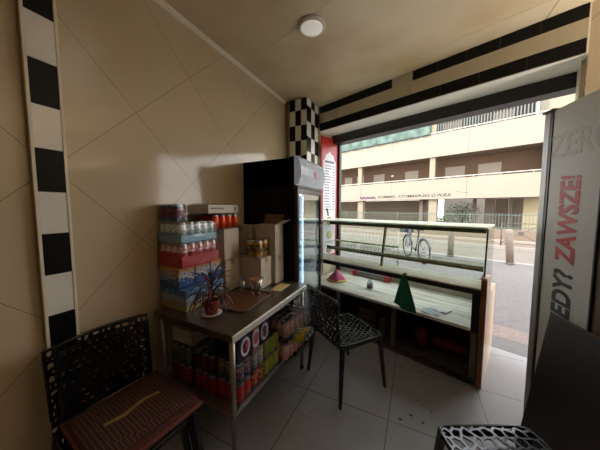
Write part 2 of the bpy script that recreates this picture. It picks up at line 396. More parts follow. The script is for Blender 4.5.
# apartment building
B = front('apartment_building', -20, 17, 0, 'long cream apartment building with balconies across the street', 'building')
M_cream = mat('cream_parapet_render', (158, 147, 132), .85, var=.03, scale=.6)
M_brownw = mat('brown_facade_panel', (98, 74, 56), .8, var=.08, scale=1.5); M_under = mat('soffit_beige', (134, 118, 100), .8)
M_door = mat('pale_shutter', (146, 134, 120), .7); M_col = mat('cream_column', (154, 142, 122), .8)
UX = 20
def bpart(name, fn, mats, label=None, **k):
    m = MB(); fn(m); o = m.build(name, mats, B, **k)
    if label: o['label'] = label
    return o
BR = 23.0
def parapet(z0, z1):
    def f(m):
        x = 0
        js = [0, 3.3, 7.4, 11.0, 13.9, 19.2, BR]
        for i in range(len(js)-1): m.box((js[i]+.012, 0, z0), (js[i+1]-.012, .15, z1), 0)
        m.box((0, .02, z0+.01), (BR-.02, .14, z1-.01), 1)
    return f
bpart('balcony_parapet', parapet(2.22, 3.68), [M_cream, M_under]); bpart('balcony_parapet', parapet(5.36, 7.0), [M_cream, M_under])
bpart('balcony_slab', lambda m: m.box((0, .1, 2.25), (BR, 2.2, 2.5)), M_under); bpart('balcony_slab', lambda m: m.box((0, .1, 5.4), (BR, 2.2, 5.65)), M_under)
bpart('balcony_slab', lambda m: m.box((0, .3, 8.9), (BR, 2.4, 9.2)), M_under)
for z0 in (3.68, 7.0):
    def f(m, z0=z0):
        m.tube([(0, .05, z0+.12), (BR, .05, z0+.12)], .035, 6)
        for k in range(16): m.tube([(.7+k*1.45, .05, z0), (.7+k*1.45, .05, z0+.12)], .02, 5)
    bpart('handrail', f, mat('white_handrail', (210, 204, 194), .5))
bpart('wall', lambda m: (m.box((0, 1.9, 2.5), (BR, 2.3, 5.4)), ), M_brownw)
bpart('wall', lambda m: (m.box((0, 1.9, 5.65), (BR-.6, 2.3, 8.9)), m.box((0, 1.9, 9.2), (BR-.6, 2.3, 12.5))), mat('grey_upper_wall', (76, 80, 76), .8, var=.2, scale=1), 'grey upper wall')
bpart('end_wall', lambda m: (m.box((BR-.12, .2, 2.5), (BR+.2, 1.9, 5.4)), m.box((BR-.45, .3, 7.0), (BR+1.5, 1.9, 12.5))), M_col, 'cream end wall')
for x in (4.3, 10.8, 16.95):
    bpart('column', lambda m: m.box((x-.18, .16, 3.6), (x+.18, .45, 5.4)), M_col); bpart('column', lambda m: m.box((x-.18, .16, 6.9), (x+.18, .45, 8.95)), M_col)
for x in (10.85, 17.05): bpart('column', lambda m: m.box((x-.27, .25, 0), (x+.27, .75, 2.25)), M_col)
for x, w in ((8.5, .9), (9.9, .8), (11.9, 1.1), (14.9, 1.1), (18.1, 1.3), (20.2, 1.3)):
    bpart('shutter_door', lambda m: m.box((x-w/2, 1.84, 2.5), (x+w/2, 1.95, 4.75)), M_door)
for x, w in ((17.8, 1.2), (20.8, 1.0)): bpart('shutter_door', lambda m: m.box((x-w/2, 1.84, 5.65), (x+w/2, 1.95, 8.2)), M_door)
bpart('wall_lamp', lambda m: m.lathe([(.12, 0), (.10, .06), (.001, .1)], n=14, M=Matrix.Translation((13.2, 1.9, 4.5)) @ Matrix.Rotation(PI/2, 4, 'X')), mat('white_globe', (240, 236, 226), .4))
# ground floor: garage wall, recess, planter wall
bpart('garage_wall', lambda m: (m.box((0, 2.6, 0), (16.2, 2.8, 2.25)), m.box((16.0, .6, 0), (16.25, 2.8, 2.25))), mat('beige_garage_wall', (112, 99, 84), .85, var=.06, scale=1))
bpart('garage_band', lambda m: (m.box((0, 2.55, .75), (16, 2.62, .8)), m.box((0, 2.55, 1.5), (16, 2.62, 1.53))), M_under)
bpart('recess_wall', lambda m: (m.box((16.2, 7.5, 0), (30, 7.7, 3.0)), ), mat('grey_white_wall', (176, 170, 164), .85, var=.1, scale=2))
bpart('recess_panel', lambda m: (m.box((20.0, 2.4, 0), (20.6, 2.7, 2.25)), m.box((20.6, 2.9, 0), (21.3, 3.1, 2.25)), m.box((21.35, 2.2, 0), (21.5, 2.4, 2.25)), m.box((21.5, 2.6, 0), (23.4, 2.8, 2.25))), mat('taupe_wall_panel', (118, 106, 94), .85, var=.1, scale=1))
bpart('recess_pier', lambda m: m.box((19.4, 1.4, 0), (19.6, 1.7, 2.25)), mat('dark_brown_pier', (96, 80, 68), .8))
bpart('end_pier', lambda m: (m.box((22.1, 1.2, 0), (23.1, 1.6, 2.25)),), mat('sunny_cream_wall', (158, 145, 116), .85))  # pale yellow-cream pier in one even colour
bpart('balustrade', lambda m: [m.box((17.2+k*.16, .22, 7.0), (17.26+k*.16, .26, 8.1)) for k in range(36)], mat('pale_balustrade', (112, 114, 108), .6))
def scribble(m):
    pass
# graffiti on the lower parapet
def text(name, body, size, mats, parent, M, ext=.002, off=0.0, shear=0.0, sx=1.0):
    cu = bpy.data.curves.new(name, 'FONT'); cu.body = body; cu.size = size; cu.extrude = ext; cu.offset = off; cu.shear = shear
    t = bpy.data.objects.new(name, cu); C.objects.link(t)
    bpy.context.view_layer.update()
    me = bpy.data.meshes.new_from_object(t.evaluated_get(bpy.context.evaluated_depsgraph_get())); bpy.data.objects.remove(t)
    me.name = name
    S = Matrix.Diagonal((sx, 1, 1, 1)); me.transform(M @ S)
    o = bpy.data.objects.new(name, me); C.objects.link(o); me.materials.clear(); me.materials.append(mats); o.parent = parent; return o
TM = Matrix.Rotation(PI/2, 4, 'X')
g = text('graffiti', 'HOMMAS  ATOMBAPUAS O PUEA', .31, mat('grey_spray_paint', (48, 46, 54), .8), B, Matrix.Translation((12.7, -.004, 2.40)) @ TM, .003, .003, 0.1, 1.2)
g['label'] = 'grey graffiti writing'
def tagpaint(m):
    rnd = random.Random(3); pts = []
    for k in range(44): pts.append((10.95+k*.036, -.004, 2.47+.11*math.sin(k*1.9)+.05*math.sin(k*.7)))
    m.tube(pts, .028, 5)
bpart('graffiti', tagpaint, mat('purple_spray_paint', (96, 44, 116), .8), 'purple graffiti tag')
bpart('scratch_mark', lambda m: m.tube([(18.6, -.003, 2.75), (18.9, -.003, 2.66), (19.3, -.003, 2.62)], .012, 5), M_under)
# teal netting over the top balcony
nn = 90
m = MB(); rows = 9
vg = [[m.bm.verts.new((i*9.6/nn, .05*math.sin(i*.55+j*.4)+.04*math.sin(i*1.3), (j/rows)*(1.15+.10*math.sin(i*.21)-.0*i))) for j in range(rows+1)] for i in range(nn+1)]
for i in range(nn):
    for j in range(rows):
        f = m.bm.faces.new([vg[i][j], vg[i+1][j], vg[i+1][j+1], vg[i][j+1]]); f.smooth = True
net = in_front(m, 'balcony_netting', mat('teal_netting', (92, 112, 104), .8, var=.4, scale=2), solid=.01)
net.location = P(-12.8, 16.86, 7.02); tag(net, 'crumpled teal-green netting draped over the top balcony railing', 'netting')
# shrubs behind the fence
def shrub(a, b, z, rx, ry, rz_, n, label, cols):
    rnd = random.Random(int(a*10)+5)
    r = front('shrub', a, b, z, label, 'shrub', 'shrubs behind the fence')
    m = MB(); 
    for k in range(7): m.tube([(rnd.uniform(-.1,.1),0,0),(rnd.uniform(-rx,rx)*.5, rnd.uniform(-ry,ry)*.5, rz_*1.2)], [.03,.01], 5)
    m.build('stem', mat('brown_bark', (90, 72, 54), .9), r)
    m = MB()
    for k in range(n):
        d = Vector((rnd.gauss(0,1), rnd.gauss(0,1), rnd.gauss(0,1))).normalized()*(rnd.random()**.35)
        p = Vector((d.x*rx, d.y*ry, rz_+d.z*rz_))
        q = Matrix.Rotation(rnd.uniform(0, 6.28), 3, 'Z') @ Matrix.Rotation(rnd.uniform(-1.2, 1.2), 3, 'X'); s_ = rnd.uniform(.05, .1)
        v = [m.bm.verts.new(p + q @ Vector(c)*s_) for c in ((-1,0,0),(0,-.4,.1),(1,0,0),(0,.4,.1))]
        f = m.bm.faces.new(v); f.material_index = rnd.choice((0,0,1))
    m.build('foliage', [mat('leaf_'+cols, {'d': (58,84,46), 'l': (98,132,66)}[cols], .6), mat('leaf_olive', (88, 104, 58), .6)], r)
shrub(-1.7, 21.5, .1, 1.3, .8, 1.0, 1500, 'dark green leafy bush behind the fence under the building', 'd')
shrub(.75, 21.0, .1, .9, .7, 1.1, 900, 'tall dark green bush right of the first bush behind the fence', 'd')
shrub(-3.1, 20.4, .1, 1.0, .6, .4, 800, 'low bright green ground shrub next to the cream column', 'l')
# bicycle
bk = front('bicycle', -.12, 4.7, -.02, 'grey hire bicycle with basket parked on the pavement behind the glass counter', 'bicycle')
bk.rotation_euler = (0, 0, FA + R(-48))
M_bike = mat('grey_bike_paint', (84, 88, 96), .4); M_tyre = mat('black_rubber', (34, 34, 36), .8)
for xx in (-.54, .54):
    m = MB(); m.tube([(xx+.33*math.cos(a), 0, .35+.33*math.sin(a)) for a in [2*PI*k/28 for k in range(28)]], .02, 6, closed=True, mi=0)
    m.build('wheel', M_tyre, bk)
    w_ = bk.children[-1]
    m = MB(); m.lathe([(.03,-.04),(.03,.04)], n=10, M=Matrix.Translation((xx,0,.35)) @ Matrix.Rotation(PI/2,4,'X'))
    for k in range(14):
        a = 2*PI*k/14; m.tube([(xx, 0, .35), (xx+.31*math.cos(a), 0, .35+.31*math.sin(a))], .003, 4)
    m.build('spokes', M_alu, w_)
    m = MB(); m.tube([(xx+.37*math.cos(a), 0, .35+.37*math.sin(a)) for a in [R(20)+R(140)*k/12 for k in range(13)]], .024, 6); m.build('mudguard', M_bike, bk)
m = MB(); m.tube([(-.40,0,.92),(-.44,0,.75),(-.30,0,.42),(.05,0,.30),(.18,0,.75)], .032, 8); m.tube([(.05,0,.30),(.54,0,.35),(.18,0,.70)], .02, 6); m.build('frame', M_bike, bk)
m = MB(); m.tube([(-.42,0,.98),(-.44,.06,.72),(-.54,.06,.35)], .018, 6); m.tube([(-.44,-.06,.72),(-.54,-.06,.35)], .018, 6); m.build('fork', M_bike, bk)
m = MB(); m.tube([(-.26,-.28,1.04),(-.36,-.2,1.06),(-.41,0,1.0),(-.36,.2,1.06),(-.26,.28,1.04)], .015, 6); m.build('handlebar', M_tyre, bk)
m = MB(); m.prism([(-.16,.78),(.16,.78),(.2,1.0),(-.2,1.0)], 'x', -.78, -.50); m.build('basket', mat('dark_wire_basket', (70, 72, 76), .5, .4), bk)
m = MB(); m.lathe([(.02,0),(.02,.2)], o=(.2,0,.72), n=8); m.prism([(-.05,.92),(.32*.3,.92),(.1,.98),(-.1,.98)], 'x', .08, .32); m.build('saddle', M_tyre, bk)

# ================================================================ GLASS COUNTER
CU = .03; CR = 2.02
K = front('glass_counter', 0, -.29, 0, 'long glass-topped serving counter with marble shelves in the shop opening', 'counter')
def kp(name, m, mats, parent=None, label=None, **k):
    o = m.build(name, mats, parent or K, **k)
    if label: o['label'] = label
    return o
# local: x along counter, y outwards from the staff side (0 = staff face), z up
DY = .83
m = MB(); m.prism([(0,0),(.79,0),(.84,.73),(.36,.755),(.33,.93),(.03,.965),(0,.95),(-.004,.88),(.016,.80),(.0,.70)], 'x', CR-.02, CR+.015); kp('end_panel', m, M_peach, label='peach laminate end panel')
m = MB(); m.prism([(-.006,0),(.02,0),(.02,.965),(-.006,.955),(-.012,.88),(.010,.80),(-.010,.70)], 'x', CR-.024, CR+.016); kp('edge_moulding', m, M_wood, bevel=.004, label='orange-brown wooden edge')
m = MB(); m.box((CU,.0,.832),(CR-.02,.32,.868)); kp('upper_shelf', m, M_marble, bevel=.004)
m = MB(); m.box((CU,-.003,.812),(CR-.024,.012,.856)); kp('shelf_edge', m, mat('dark_shelf_edge', (44, 34, 28), .4), label='dark front edge of the upper shelf')
m = MB(); m.box((CU,.0,.48),(CR-.08,.83,.51)); kp('lower_shelf', m, M_marble, bevel=.003)
m = MB(); m.box((CR-.08,.0,.46),(CR-.022,.82,.85)); kp('side_block', m, mat('black_side_block', (26, 24, 24), .5))
m = MB(); m.box((CU,.80,-.01),(CR-.02,.83,.72)); kp('outer_panel', m, mat('cream_outer_panel', (206, 198, 184), .5))
m = MB(); m.box((CU,.0,.03),(CR-.02,.78,.07)); kp('bottom_shelf', m, mat('grey_bottom_shelf', (70, 64, 60), .6))
m = MB(); m.box((CU,.0,0),(CR-.024,.02,.06)); kp('plinth', m, mat('plinth_brown', (92, 80, 68), .6))
for xx in (.56, 1.27, 1.965):
    m = MB(); m.box((xx-.022,.0,.06),(xx+.022,.03,.48)); kp('upright', m, mat('steel_brown_upright', (104, 94, 84), .5, .3))
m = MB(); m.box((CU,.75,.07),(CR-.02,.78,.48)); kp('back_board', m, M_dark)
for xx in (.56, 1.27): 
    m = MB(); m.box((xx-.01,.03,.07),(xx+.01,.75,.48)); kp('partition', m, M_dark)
M_gedge = mat('green_glass_edge', (120, 150, 112), .2, spec=.6); M_gtop = mat('frosted_green_glass', (222, 238, 214), .3, var=.03)
# top glass with dark rail below its near edge
m = MB(); m.box((CU,.10,1.366),(CR-.01,.70,1.382)); kp('top_glass', m, M_gtop, label='pale green top glass')
m = MB(); m.box((CU+.3,.11,1.330),(CR-.02,.13,1.366)); kp('top_rail', m, mat('dark_olive_rail', (88, 96, 58), .4), label='dark olive rail')
m = MB(); m.box((CU+.3,.06,1.034),(CR-.02,.30,1.042)); kp('middle_glass', m, glass('greenish_glass', (246, 248, 245), .14, .05, False), label='clear middle glass shelf')
m = MB(); m.box((CU+.02,.30,1.034),(1.06,.62,1.042)); kp('middle_glass', m, glass('greenish_glass', (246, 248, 245), .14, .05, False), label='clear middle glass shelf, deeper left part')
m = MB(); m.box((CU+.02,.612,1.026),(1.06,.626,1.050)); kp('middle_rail', m, mat('pale_green_edge', (190, 210, 172), .3), label='pale green rear edge of the middle glass shelf')
m = MB(); m.box((CU+.3,.05,1.026),(CR-.02,.066,1.050),0); m.box((CU+.3,.052,1.006),(CR-.02,.064,1.026),1); kp('middle_rail', m, [mat('pale_green_edge', (190, 210, 172), .3), mat('olive_rail', (128, 122, 76), .4)], label='green and olive edge of the middle glass shelf')
m = MB(); m.prism([(.27,1.366),(.31,1.366),(.20,.86),(.165,.86)], 'x', 1.03, 1.048); kp('shelf_support', m, mat('bronze_support', (92, 74, 48), .4, .4), label='slanted bronze shelf support')
m = MB(); m.prism([(.805,.72),(.815,.72),(.705,1.366),(.695,1.366)], 'x', CU, CR-.02); kp('front_glass', m, M_glasst, label='sloping clear front glass')
m = MB(); m.prism([(.06,.87),(.14,1.366),(.70,1.366),(.80,.73),(.34,.76),(.33,.87)], 'x', CR-.016, CR-.010); kp('end_glass', m, M_glasst, label='clear end glass')
m = MB(); m.prism([(.05,.86),(.062,.86),(.14,1.366),(.128,1.366)], 'x', CR-.018, CR-.006); kp('end_glass_edge', m, mat('dark_green_glass_edge', (40, 54, 48), .3), label='dark edge of the end glass')
m = MB(); m.box((1.78,-.012,.02),(1.95,-.003,.032)); m.tube([(1.55,-.01,.10),(1.62,-.014,.075),(1.7,-.012,.07),(1.78,-.014,.05),(1.92,-.012,.045)], .006, 6); kp('loose_strip', m, M_blackplastic, label='loose black sealing strip')
def on_counter(name, a, y, z, label, cat, group=None, rz=0):
    return root(name, P(a, -.29+y, z), label, cat, FA+rz, group)
# things on the lower shelf
r = on_counter('cloth_bundle', .32, .30, .511, 'pink and yellow cloth bundle on the lower marble shelf by the fridge', 'cloth')
m = MB(); m.lathe([(.11,0),(.115,.03),(.075,.08),(.03,.12),(.012,.16)], n=14)
for v in m.bm.verts:
    a = math.atan2(v.co.y, v.co.x); k = 1+.13*math.sin(a*5); v.co.x *= k; v.co.y *= k
m.build('pink_cloth', mat('pink_cloth', (206, 90, 140), .8, var=.15), r)
m = MB(); m.lathe([(.14,0),(.145,.012),(.10,.03)], n=16); m.build('yellow_hem', mat('yellow_cloth', (214, 190, 110), .8), r)
r = on_counter('utensil_box', .42, .70, .511, 'long grey box with red ends at the back of the lower marble shelf', 'box')
m = MB(); m.box((0,0,0),(.42,.07,.07)); m.build('body', mat('grey_plastic_box', (122, 118, 118), .4), r, bevel=.004)
for xx in (-.08, .42): 
    m = MB(); m.box((xx,-.01,0),(xx+.08,.08,.075)); m.build('end_cap', mat('red_plastic', (176, 40, 48), .4), r, bevel=.006)
r = on_counter('jam_jar', .83, .32, .511, 'small glass jar with a dark band on the lower marble shelf', 'jar')
m = MB(); m.lathe([(.036,0),(.038,.01),(.038,.07),(.024,.095),(.024,.11)], n=16); m.build('jar', glass('jar_glass', (220,226,226), .25, .03, False), r)
m = MB(); m.lathe([(.0385,.008),(.0385,.045)], n=16); m.build('content', mat('dark_slate', (66, 70, 78), .5), r)
for k, (a, y, rz, lab, c) in enumerate(((1.62,.04,8,'folded pale blue-grey paper hanging over the edge of the lower marble shelf', (176,184,196)), (1.66,.16,-12,'white paper sheet lying behind the folded blue-grey paper', (214,212,208)))):
    m = MB(); n_ = 8
    g_ = [[m.bm.verts.new((i*.022-.09, j*.02, .003+.004*math.sin(i*1.1+j*.6)+k*.004)) for j in range(n_)] for i in range(n_)]
    for i in range(n_-1):
        for j in range(n_-1): m.bm.faces.new([g_[i][j], g_[i+1][j], g_[i+1][j+1], g_[i][j+1]])
    o = m.build('paper_sheet', mat('paper_%d' % k, c, .8), solid=.0015); o.location = P(a, -.29+y, .513); o.rotation_euler = (0,0,FA+R(rz)); tag(o, lab, 'paper')
# green cloth hanging from the upper shelf
m = MB(); n_ = 40; rows = 12
prev = []
for j in range(rows+1):
    t = j/rows; z = -.0-.33*t; w = .016+.078*t**.8; d = .010+.016*t; ring = []
    for i in range(n_):
        a = 2*PI*i/n_; f = 1+.22*math.sin(a*4+t*1.5)*t
        ring.append(m.bm.verts.new((w*math.cos(a)*f+.02*t, -d*1.2+d*math.sin(a)*f, z - (.03*math.cos(a+.6) if j == rows else 0))))
    prev.append(ring)
for j in range(rows):
    for i in range(n_):
        f = m.bm.faces.new([prev[j][i], prev[j][(i+1)%n_], prev[j+1][(i+1)%n_], prev[j+1][i]]); f.smooth = True
m.bm.faces.new(prev[0]); 
m.box((-.012,-.012,-.01),(.012,.04,.008))
o = m.build('green_cloth', mat('bottle_green_cloth', (16, 98, 66), .85, var=.15, scale=20)); o.location = P(1.375, -.296, .872); o.rotation_euler = (0,0,FA); tag(o, 'green cloth hanging from the edge of the upper counter shelf', 'cloth')
# storage under the counter
def pot(a, y, r_, h, col, label, name='cooking_pot'):
    q = on_counter(name, a, y, .071, label, 'pot')
    m = MB(); m.lathe([(r_*.9,0),(r_,.01),(r_,h),(r_*.94,h),(r_*.9,.015)], n=24); m.build('body', mat('pot_%s' % str(col), tuple(int(c*.6) for c in col), .35), q)  # pot and lid colours scaled down to paint in the under-counter shade
    m = MB(); m.lathe([(r_*1.03,h),(r_*.8,h+.02),(.02,h+.03),(.015,h+.05),(.001,h+.055)], n=24); m.build('lid', mat('lid_%s' % str(col), tuple(int(c*.8) for c in col), .35), q)
pot(1.50, .22, .075, .17, (150, 40, 36), 'red lidded pot left of the red canister under the counter')
pot(1.40, .40, .07, .12, (120, 116, 110), 'grey lidded pot behind the red pot under the counter')
pot(1.09, .22, .075, .13, (128, 110, 92), 'brown lidded pot in the middle compartment under the counter')
q = on_counter('gas_canister', 1.65, .30, .071, 'red canister lying on its side under the right end of the counter', 'canister')
m = MB(); m.lathe([(.05,0),(.065,.02),(.065,.26),(.04,.30),(.02,.31)], n=24, M=Matrix.Translation((0,0,.066)) @ Matrix.Rotation(PI/2,4,'Y') ); m.build('body', mat('red_canister', (120, 26, 34), .4), q, loc=(-.07,0,0))
q = on_counter('plastic_crate', 1.62, .50, .071, 'dark red plastic crate at the back under the right end of the counter', 'crate')
m = MB(); m.box((0,0,0),(.27,.2,.02)); m.box((0,0,0),(.27,.012,.2)); m.box((0,.188,0),(.27,.2,.2)); m.box((0,0,0),(.012,.2,.2)); m.box((.258,0,0),(.27,.2,.2)); m.build('body', mat('dark_red_crate', (110, 30, 34), .5), q, bevel=.003)
q = on_counter('wooden_crate', .74, .20, .071, 'brown wooden crate in the middle compartment under the counter', 'crate')
m = MB()
for zz in (0,.075,.15): m.box((0,0,zz),(.24,.012,zz+.055)); m.box((0,.25,zz),(.24,.262,zz+.055)); m.box((0,0,zz),(.012,.262,zz+.055)); m.box((.228,0,zz),(.24,.262,zz+.055))
m.box((0,0,0),(.24,.262,.01)); m.build('slats', mat('crate_wood', (120, 92, 62), .8, var=.2), q)
for k, (a, y, c, lab) in enumerate(((.24,.2,(188,190,192),'white plastic bottle in the left compartment under the counter, nearest the fridge'), (.34,.26,(150,152,158),'grey plastic bottle standing second from the fridge under the counter'), (.44,.18,(170,160,150),'beige plastic bottle nearest the first upright under the counter'))):
    q = on_counter('plastic_bottle', a, y, .071, lab, 'bottle', 'bottles under the counter')
    m = MB(); m.lathe([(.034,0),(.036,.01),(.036,.16),(.014,.2),(.014,.22)], n=16); m.build('body', mat('bottle_%d' % k, tuple(int(q_*.6) for q_ in c), .35), q)  # bottle colour scaled down, the shade under the counter put into it
    m = MB(); m.lathe([(.017,.22),(.017,.24)], n=12); m.build('cap', mat('bottle_cap', (60, 90, 160), .4), q)
# menu board on the left reveal
r = front('menu_board', .004, .02, .80, 'tall narrow menu board with red border on the left side of the opening', 'menu board')
m = MB(); m.box((0,0,0),(.016,.40,1.82)); m.build('board', mat('menu_red', (186, 44, 44), .35), r, bevel=.002)
m = MB(); m.prism([(.045,.02),(.355,.02),(.355,1.46),(.32,1.50),(.29,1.56),(.24,1.58),(.20,1.62),(.16,1.58),(.11,1.56),(.08,1.50),(.045,1.46)], 'x', .016, .018); m.build('white_panel', mat('menu_white', (226, 226, 236), .35, var=.05), r)
m = MB()
rnd = random.Random(2)
m.box((.018,.08,1.44),(.0195,.32,1.47))
for k in range(17):
    z = 1.39-k*.042
    m.box((.018,.07,z),(.0195,.07+rnd.uniform(.10,.17),z+.012)); m.box((.018,.27,z),(.0195,.33,z+.012))
m.build('printed_lines', mat('menu_print', (110, 104, 116), .6), r)
for z, c in ((.55,(196,150,104)), (.33,(196,186,120)), (.10,(176,140,110))):
    m = MB(); m.lathe([(.07,0),(.062,.002),(.001,.003)], n=20, M=Matrix.Translation((.018,.2,z)) @ Matrix.Rotation(PI/2,4,'Y')); m.build('food_picture', mat('food_%s' % str(c), c, .5, var=.4, scale=40), r)
m = MB(); m.tube([(.019,.17,.63),(.02,.16,.68),(.019,.13,.74)], .014, 6); m.build('food_picture', mat('leaf_garnish', (110, 150, 90), .6), r)

# ================================================================ BLACK DISPLAY FRIDGE (left)
Fx0, Fx1, Fy0, Fy1 = -1.676, -1.035, 2.0, 2.64
r = root('display_fridge', (Fx1, Fy0, 0), 'tall black glass-door drinks fridge with lit header beside the steel table', 'fridge')
X0 = Fx0-Fx1; DYf = Fy1-Fy0
m = MB(); m.box((X0,0,.05),(-.02,.03,2.035)); m.box((X0,DYf-.03,.05),(-.02,DYf,2.035)); m.box((X0,0,.05),(X0+.03,DYf,2.035)); m.box((X0,0,2.0),(-.02,DYf,2.035)); m.box((X0,0,.05),(-.02,DYf,.30)); m.box((X0,.0,1.77),(-.02,DYf,2.035)); m.build('cabinet', M_fridgeblk, r, bevel=.004)
m = MB(); m.box((X0+.031,.032,.3),(-.03,.04,1.77)); m.box((X0+.031,DYf-.04,.3),(-.03,DYf-.032,1.77)); m.box((X0+.031,.03,.3),(X0+.04,DYf-.03,1.77)); m.build('liner', mat('white_fridge_liner', (214, 206, 190), .5), r)
hp = [(-.02,1.775),(.01,1.765),(.035,1.80),(.055,1.87),(.052,1.95),(.03,2.02),(-.02,2.06)]
m = MB(); v = [(a, b) for a, b in hp]; m.prism(v, 'y', 0.0, DYf)
hd = m.build('header', None, r) if False else None
def header_build(nt, b):
    t = nt.nodes.new('ShaderNodeTexCoord'); vo = nt.nodes.new('ShaderNodeTexVoronoi'); vo.inputs['Scale'].default_value = 14
    nt.links.new(t.outputs['Object'], vo.inputs['Vector'])
    w = noise_n(nt, 6, t.outputs['Object'], 3)
    c = mix_n(nt, w, srgb(120, 150, 190), srgb(214, 212, 214)); c = mix_n(nt, .3, c, vo.outputs['Color']); c = mix_n(nt, .6, c, srgb(168, 178, 190))
    nt.links.new(c, b.inputs['Base Color']); b.inputs['Roughness'].default_value = .15
    nt.links.new(c, b.inputs['Emission Color']); b.inputs['Emission Strength'].default_value = .12
h = m.build('header', node_mat('printed_header', header_build), r)
m = MB(); m.lathe([(.045,0),(.04,.003),(.001,.006)], n=20, M=Matrix.Translation((.054,.36,1.90)) @ Matrix.Rotation(PI/2,4,'Y')); m.build('header_badge', mat('pink_badge', (206, 96, 150), .4), h)
m = MB(); m.box((-.03,-.002,1.745),(.02,DYf,1.768)); m.build('header_trim', mat('dark_trim', (40, 38, 40), .4), r)
m = MB(); m.box((0,-.02,1.768),(.012,.02,1.774)); m.build('header_clip', M_alu, r)
# door
m = MB(); zt, zb = 1.742, .30
for a, b in (((-.018,.0,zb),(.018,.04,zt)),((-.018,DYf-.04,zb),(.018,DYf,zt)),((-.018,.04,zt-.05),(.018,DYf-.04,zt)),((-.018,.04,zb),(.018,DYf-.04,zb+.06))): m.box(a, b)
dr = m.build('door', mat('dark_door_frame', (44, 42, 42), .2), r, bevel=.003)
m = MB(); m.box((-.006,.04,zb+.06),(.006,DYf-.04,zt-.05)); m.build('pane', glass('fridge_glass', (225,232,235), .45, .015, False), dr)
m = MB(); m.tube([(.018,DYf-.05,.75),(.05,DYf-.05,.77),(.05,DYf-.05,1.33),(.018,DYf-.05,1.35)], .009, 8); m.build('handle', M_alu, dr)
m = MB(); m.box((-.035,.20,.36),(-.024,.215,1.68)); m.build('led_strip', mat('cool_led', (230, 240, 255), .4, emit=(170, 205, 255), estr=6), r)  # bluish emissive strip just inside the pane, for the bright stripe in the door
ld = bpy.data.lights.new('lamp_light', 'AREA'); ld.shape = 'RECTANGLE'; ld.size = 1.2; ld.size_y = .012; ld.energy = 2.5; ld.color = (.75, .87, 1)
lo = bpy.data.objects.new('lamp_light', ld); C.objects.link(lo); lo.parent = r; lo.location = (-.04, .208, 1.0); lo.rotation_euler = (PI/2, PI/2, PI/4)
for z in (.62, .92, 1.22, 1.48):
    m = MB(); m.box((X0+.05,.045,z),(-.06,DYf-.045,z+.008)); m.build('shelf', mat('wire_shelf_grey', (150, 150, 150), .4, .5), r)
m = MB(); m.box((-.02,0,.05),(.0,DYf,.29)); m.build('kick_plate', M_blackplastic, r)
m = MB(); m.box((-.02,.0,.292),(.022,DYf,.30)); m.build('sill_strip', M_alu, r)
for yy in (.06, DYf-.06):
    for xx in (X0+.06, -.08): 
        m = MB(); m.lathe([(.02,0),(.02,.05)], o=(xx,yy,0), n=10); m.build('foot', M_blackplastic, r)

# ================================================================ CANS, PACKS, BOXES
def can_mesh(name, rad, h, body, top=None):
    m = MB(); t = top or M_alu
    m.lathe([(rad*.78,0),(rad,.008),(rad,h-.014),(rad*.80,h-.002),(rad*.80,h),(rad*.74,h-.003),(.001,h-.003)], n=14, mi=[1,0,1,1,1,1,1])
    return m
def label_mat(name, base, band, z0, z1, h, accent=None):
    def f(nt, b):
        t = nt.nodes.new('ShaderNodeTexCoord'); s = nt.nodes.new('ShaderNodeSeparateXYZ'); nt.links.new(t.outputs['Object'], s.inputs[0])
        k = math_n(nt, 'MULTIPLY', math_n(nt, 'GREATER_THAN', s.outputs['Z'], z0*h), math_n(nt, 'LESS_THAN', s.outputs['Z'], z1*h))
        n = noise_n(nt, 60, t.outputs['Object'], 2); k = math_n(nt, 'MULTIPLY', k, math_n(nt, 'GREATER_THAN', n, .48))
        c = mix_n(nt, k, srgb(*base), srgb(*band)); nt.links.new(c, b.inputs['Base Color']); b.inputs['Roughness'].default_value = .28; b.inputs['Metallic'].default_value = .25
    return node_mat(name, f)
CAN = {}
def can_pack(loc, nx, ny, rad, h, base, band, label, cat='drink pack', name='can_pack', tray=None, tray_h=.05, film=True, rz=0, tilt=None, group='shrink-wrapped packs of cans', z=(.3,.75), lid=None):
    r = root(name, loc, label, cat, rz, group)
    if tilt: r.rotation_euler = (tilt[0], tilt[1], rz)
    key = (rad, h, base, band)
    z0 = .004 if tray else .001
    for i in range(nx):
        for j in range(ny):
            lp = (rad+i*2*rad, rad+j*2*rad, z0)
            if key in CAN: child_copy(CAN[key], r, lp)
            else:
                o = can_mesh('can', rad, h, None).build('can', [label_mat('can_%s_%s' % (base, band), base, band, z[0], z[1], h), lid or M_alu], r, loc=lp); CAN[key] = o
    w, d = nx*2*rad, ny*2*rad
    if tray:
        m = MB(); m.box((-.003,-.003,0),(w+.003,d+.003,.003)); m.box((-.004,-.004,0),(-.001,d+.004,tray_h)); m.box((w+.001,-.004,0),(w+.004,d+.004,tray_h)); m.box((-.004,-.004,0),(w+.004,-.001,tray_h)); m.box((-.004,d+.001,0),(w+.004,d+.004,tray_h))
        m.build('tray', tray, r)
    if film:
        m = MB(); e = .005; nn = 12
        # draped film: follows the pack with a wavy top
        m.box((-e,-e,.0),(w+e,d+e,h+.006))
        bmesh.ops.subdivide_edges(m.bm, edges=m.bm.edges[:], cuts=7, use_grid_fill=True)
        for v in m.bm.verts:
            q = noise.noise(Vector(v.co)*28+Vector(loc)*9); s = Vector((v.co.x-w/2, v.co.y-d/2, 0)).normalized()
            if v.co.z > .004: v.co += s*(q*.003+.001)+Vector((0,0,abs(q)*.003 if v.co.z > h else 0))
        m.build('film', M_film, r)
    return r
WF = M_film
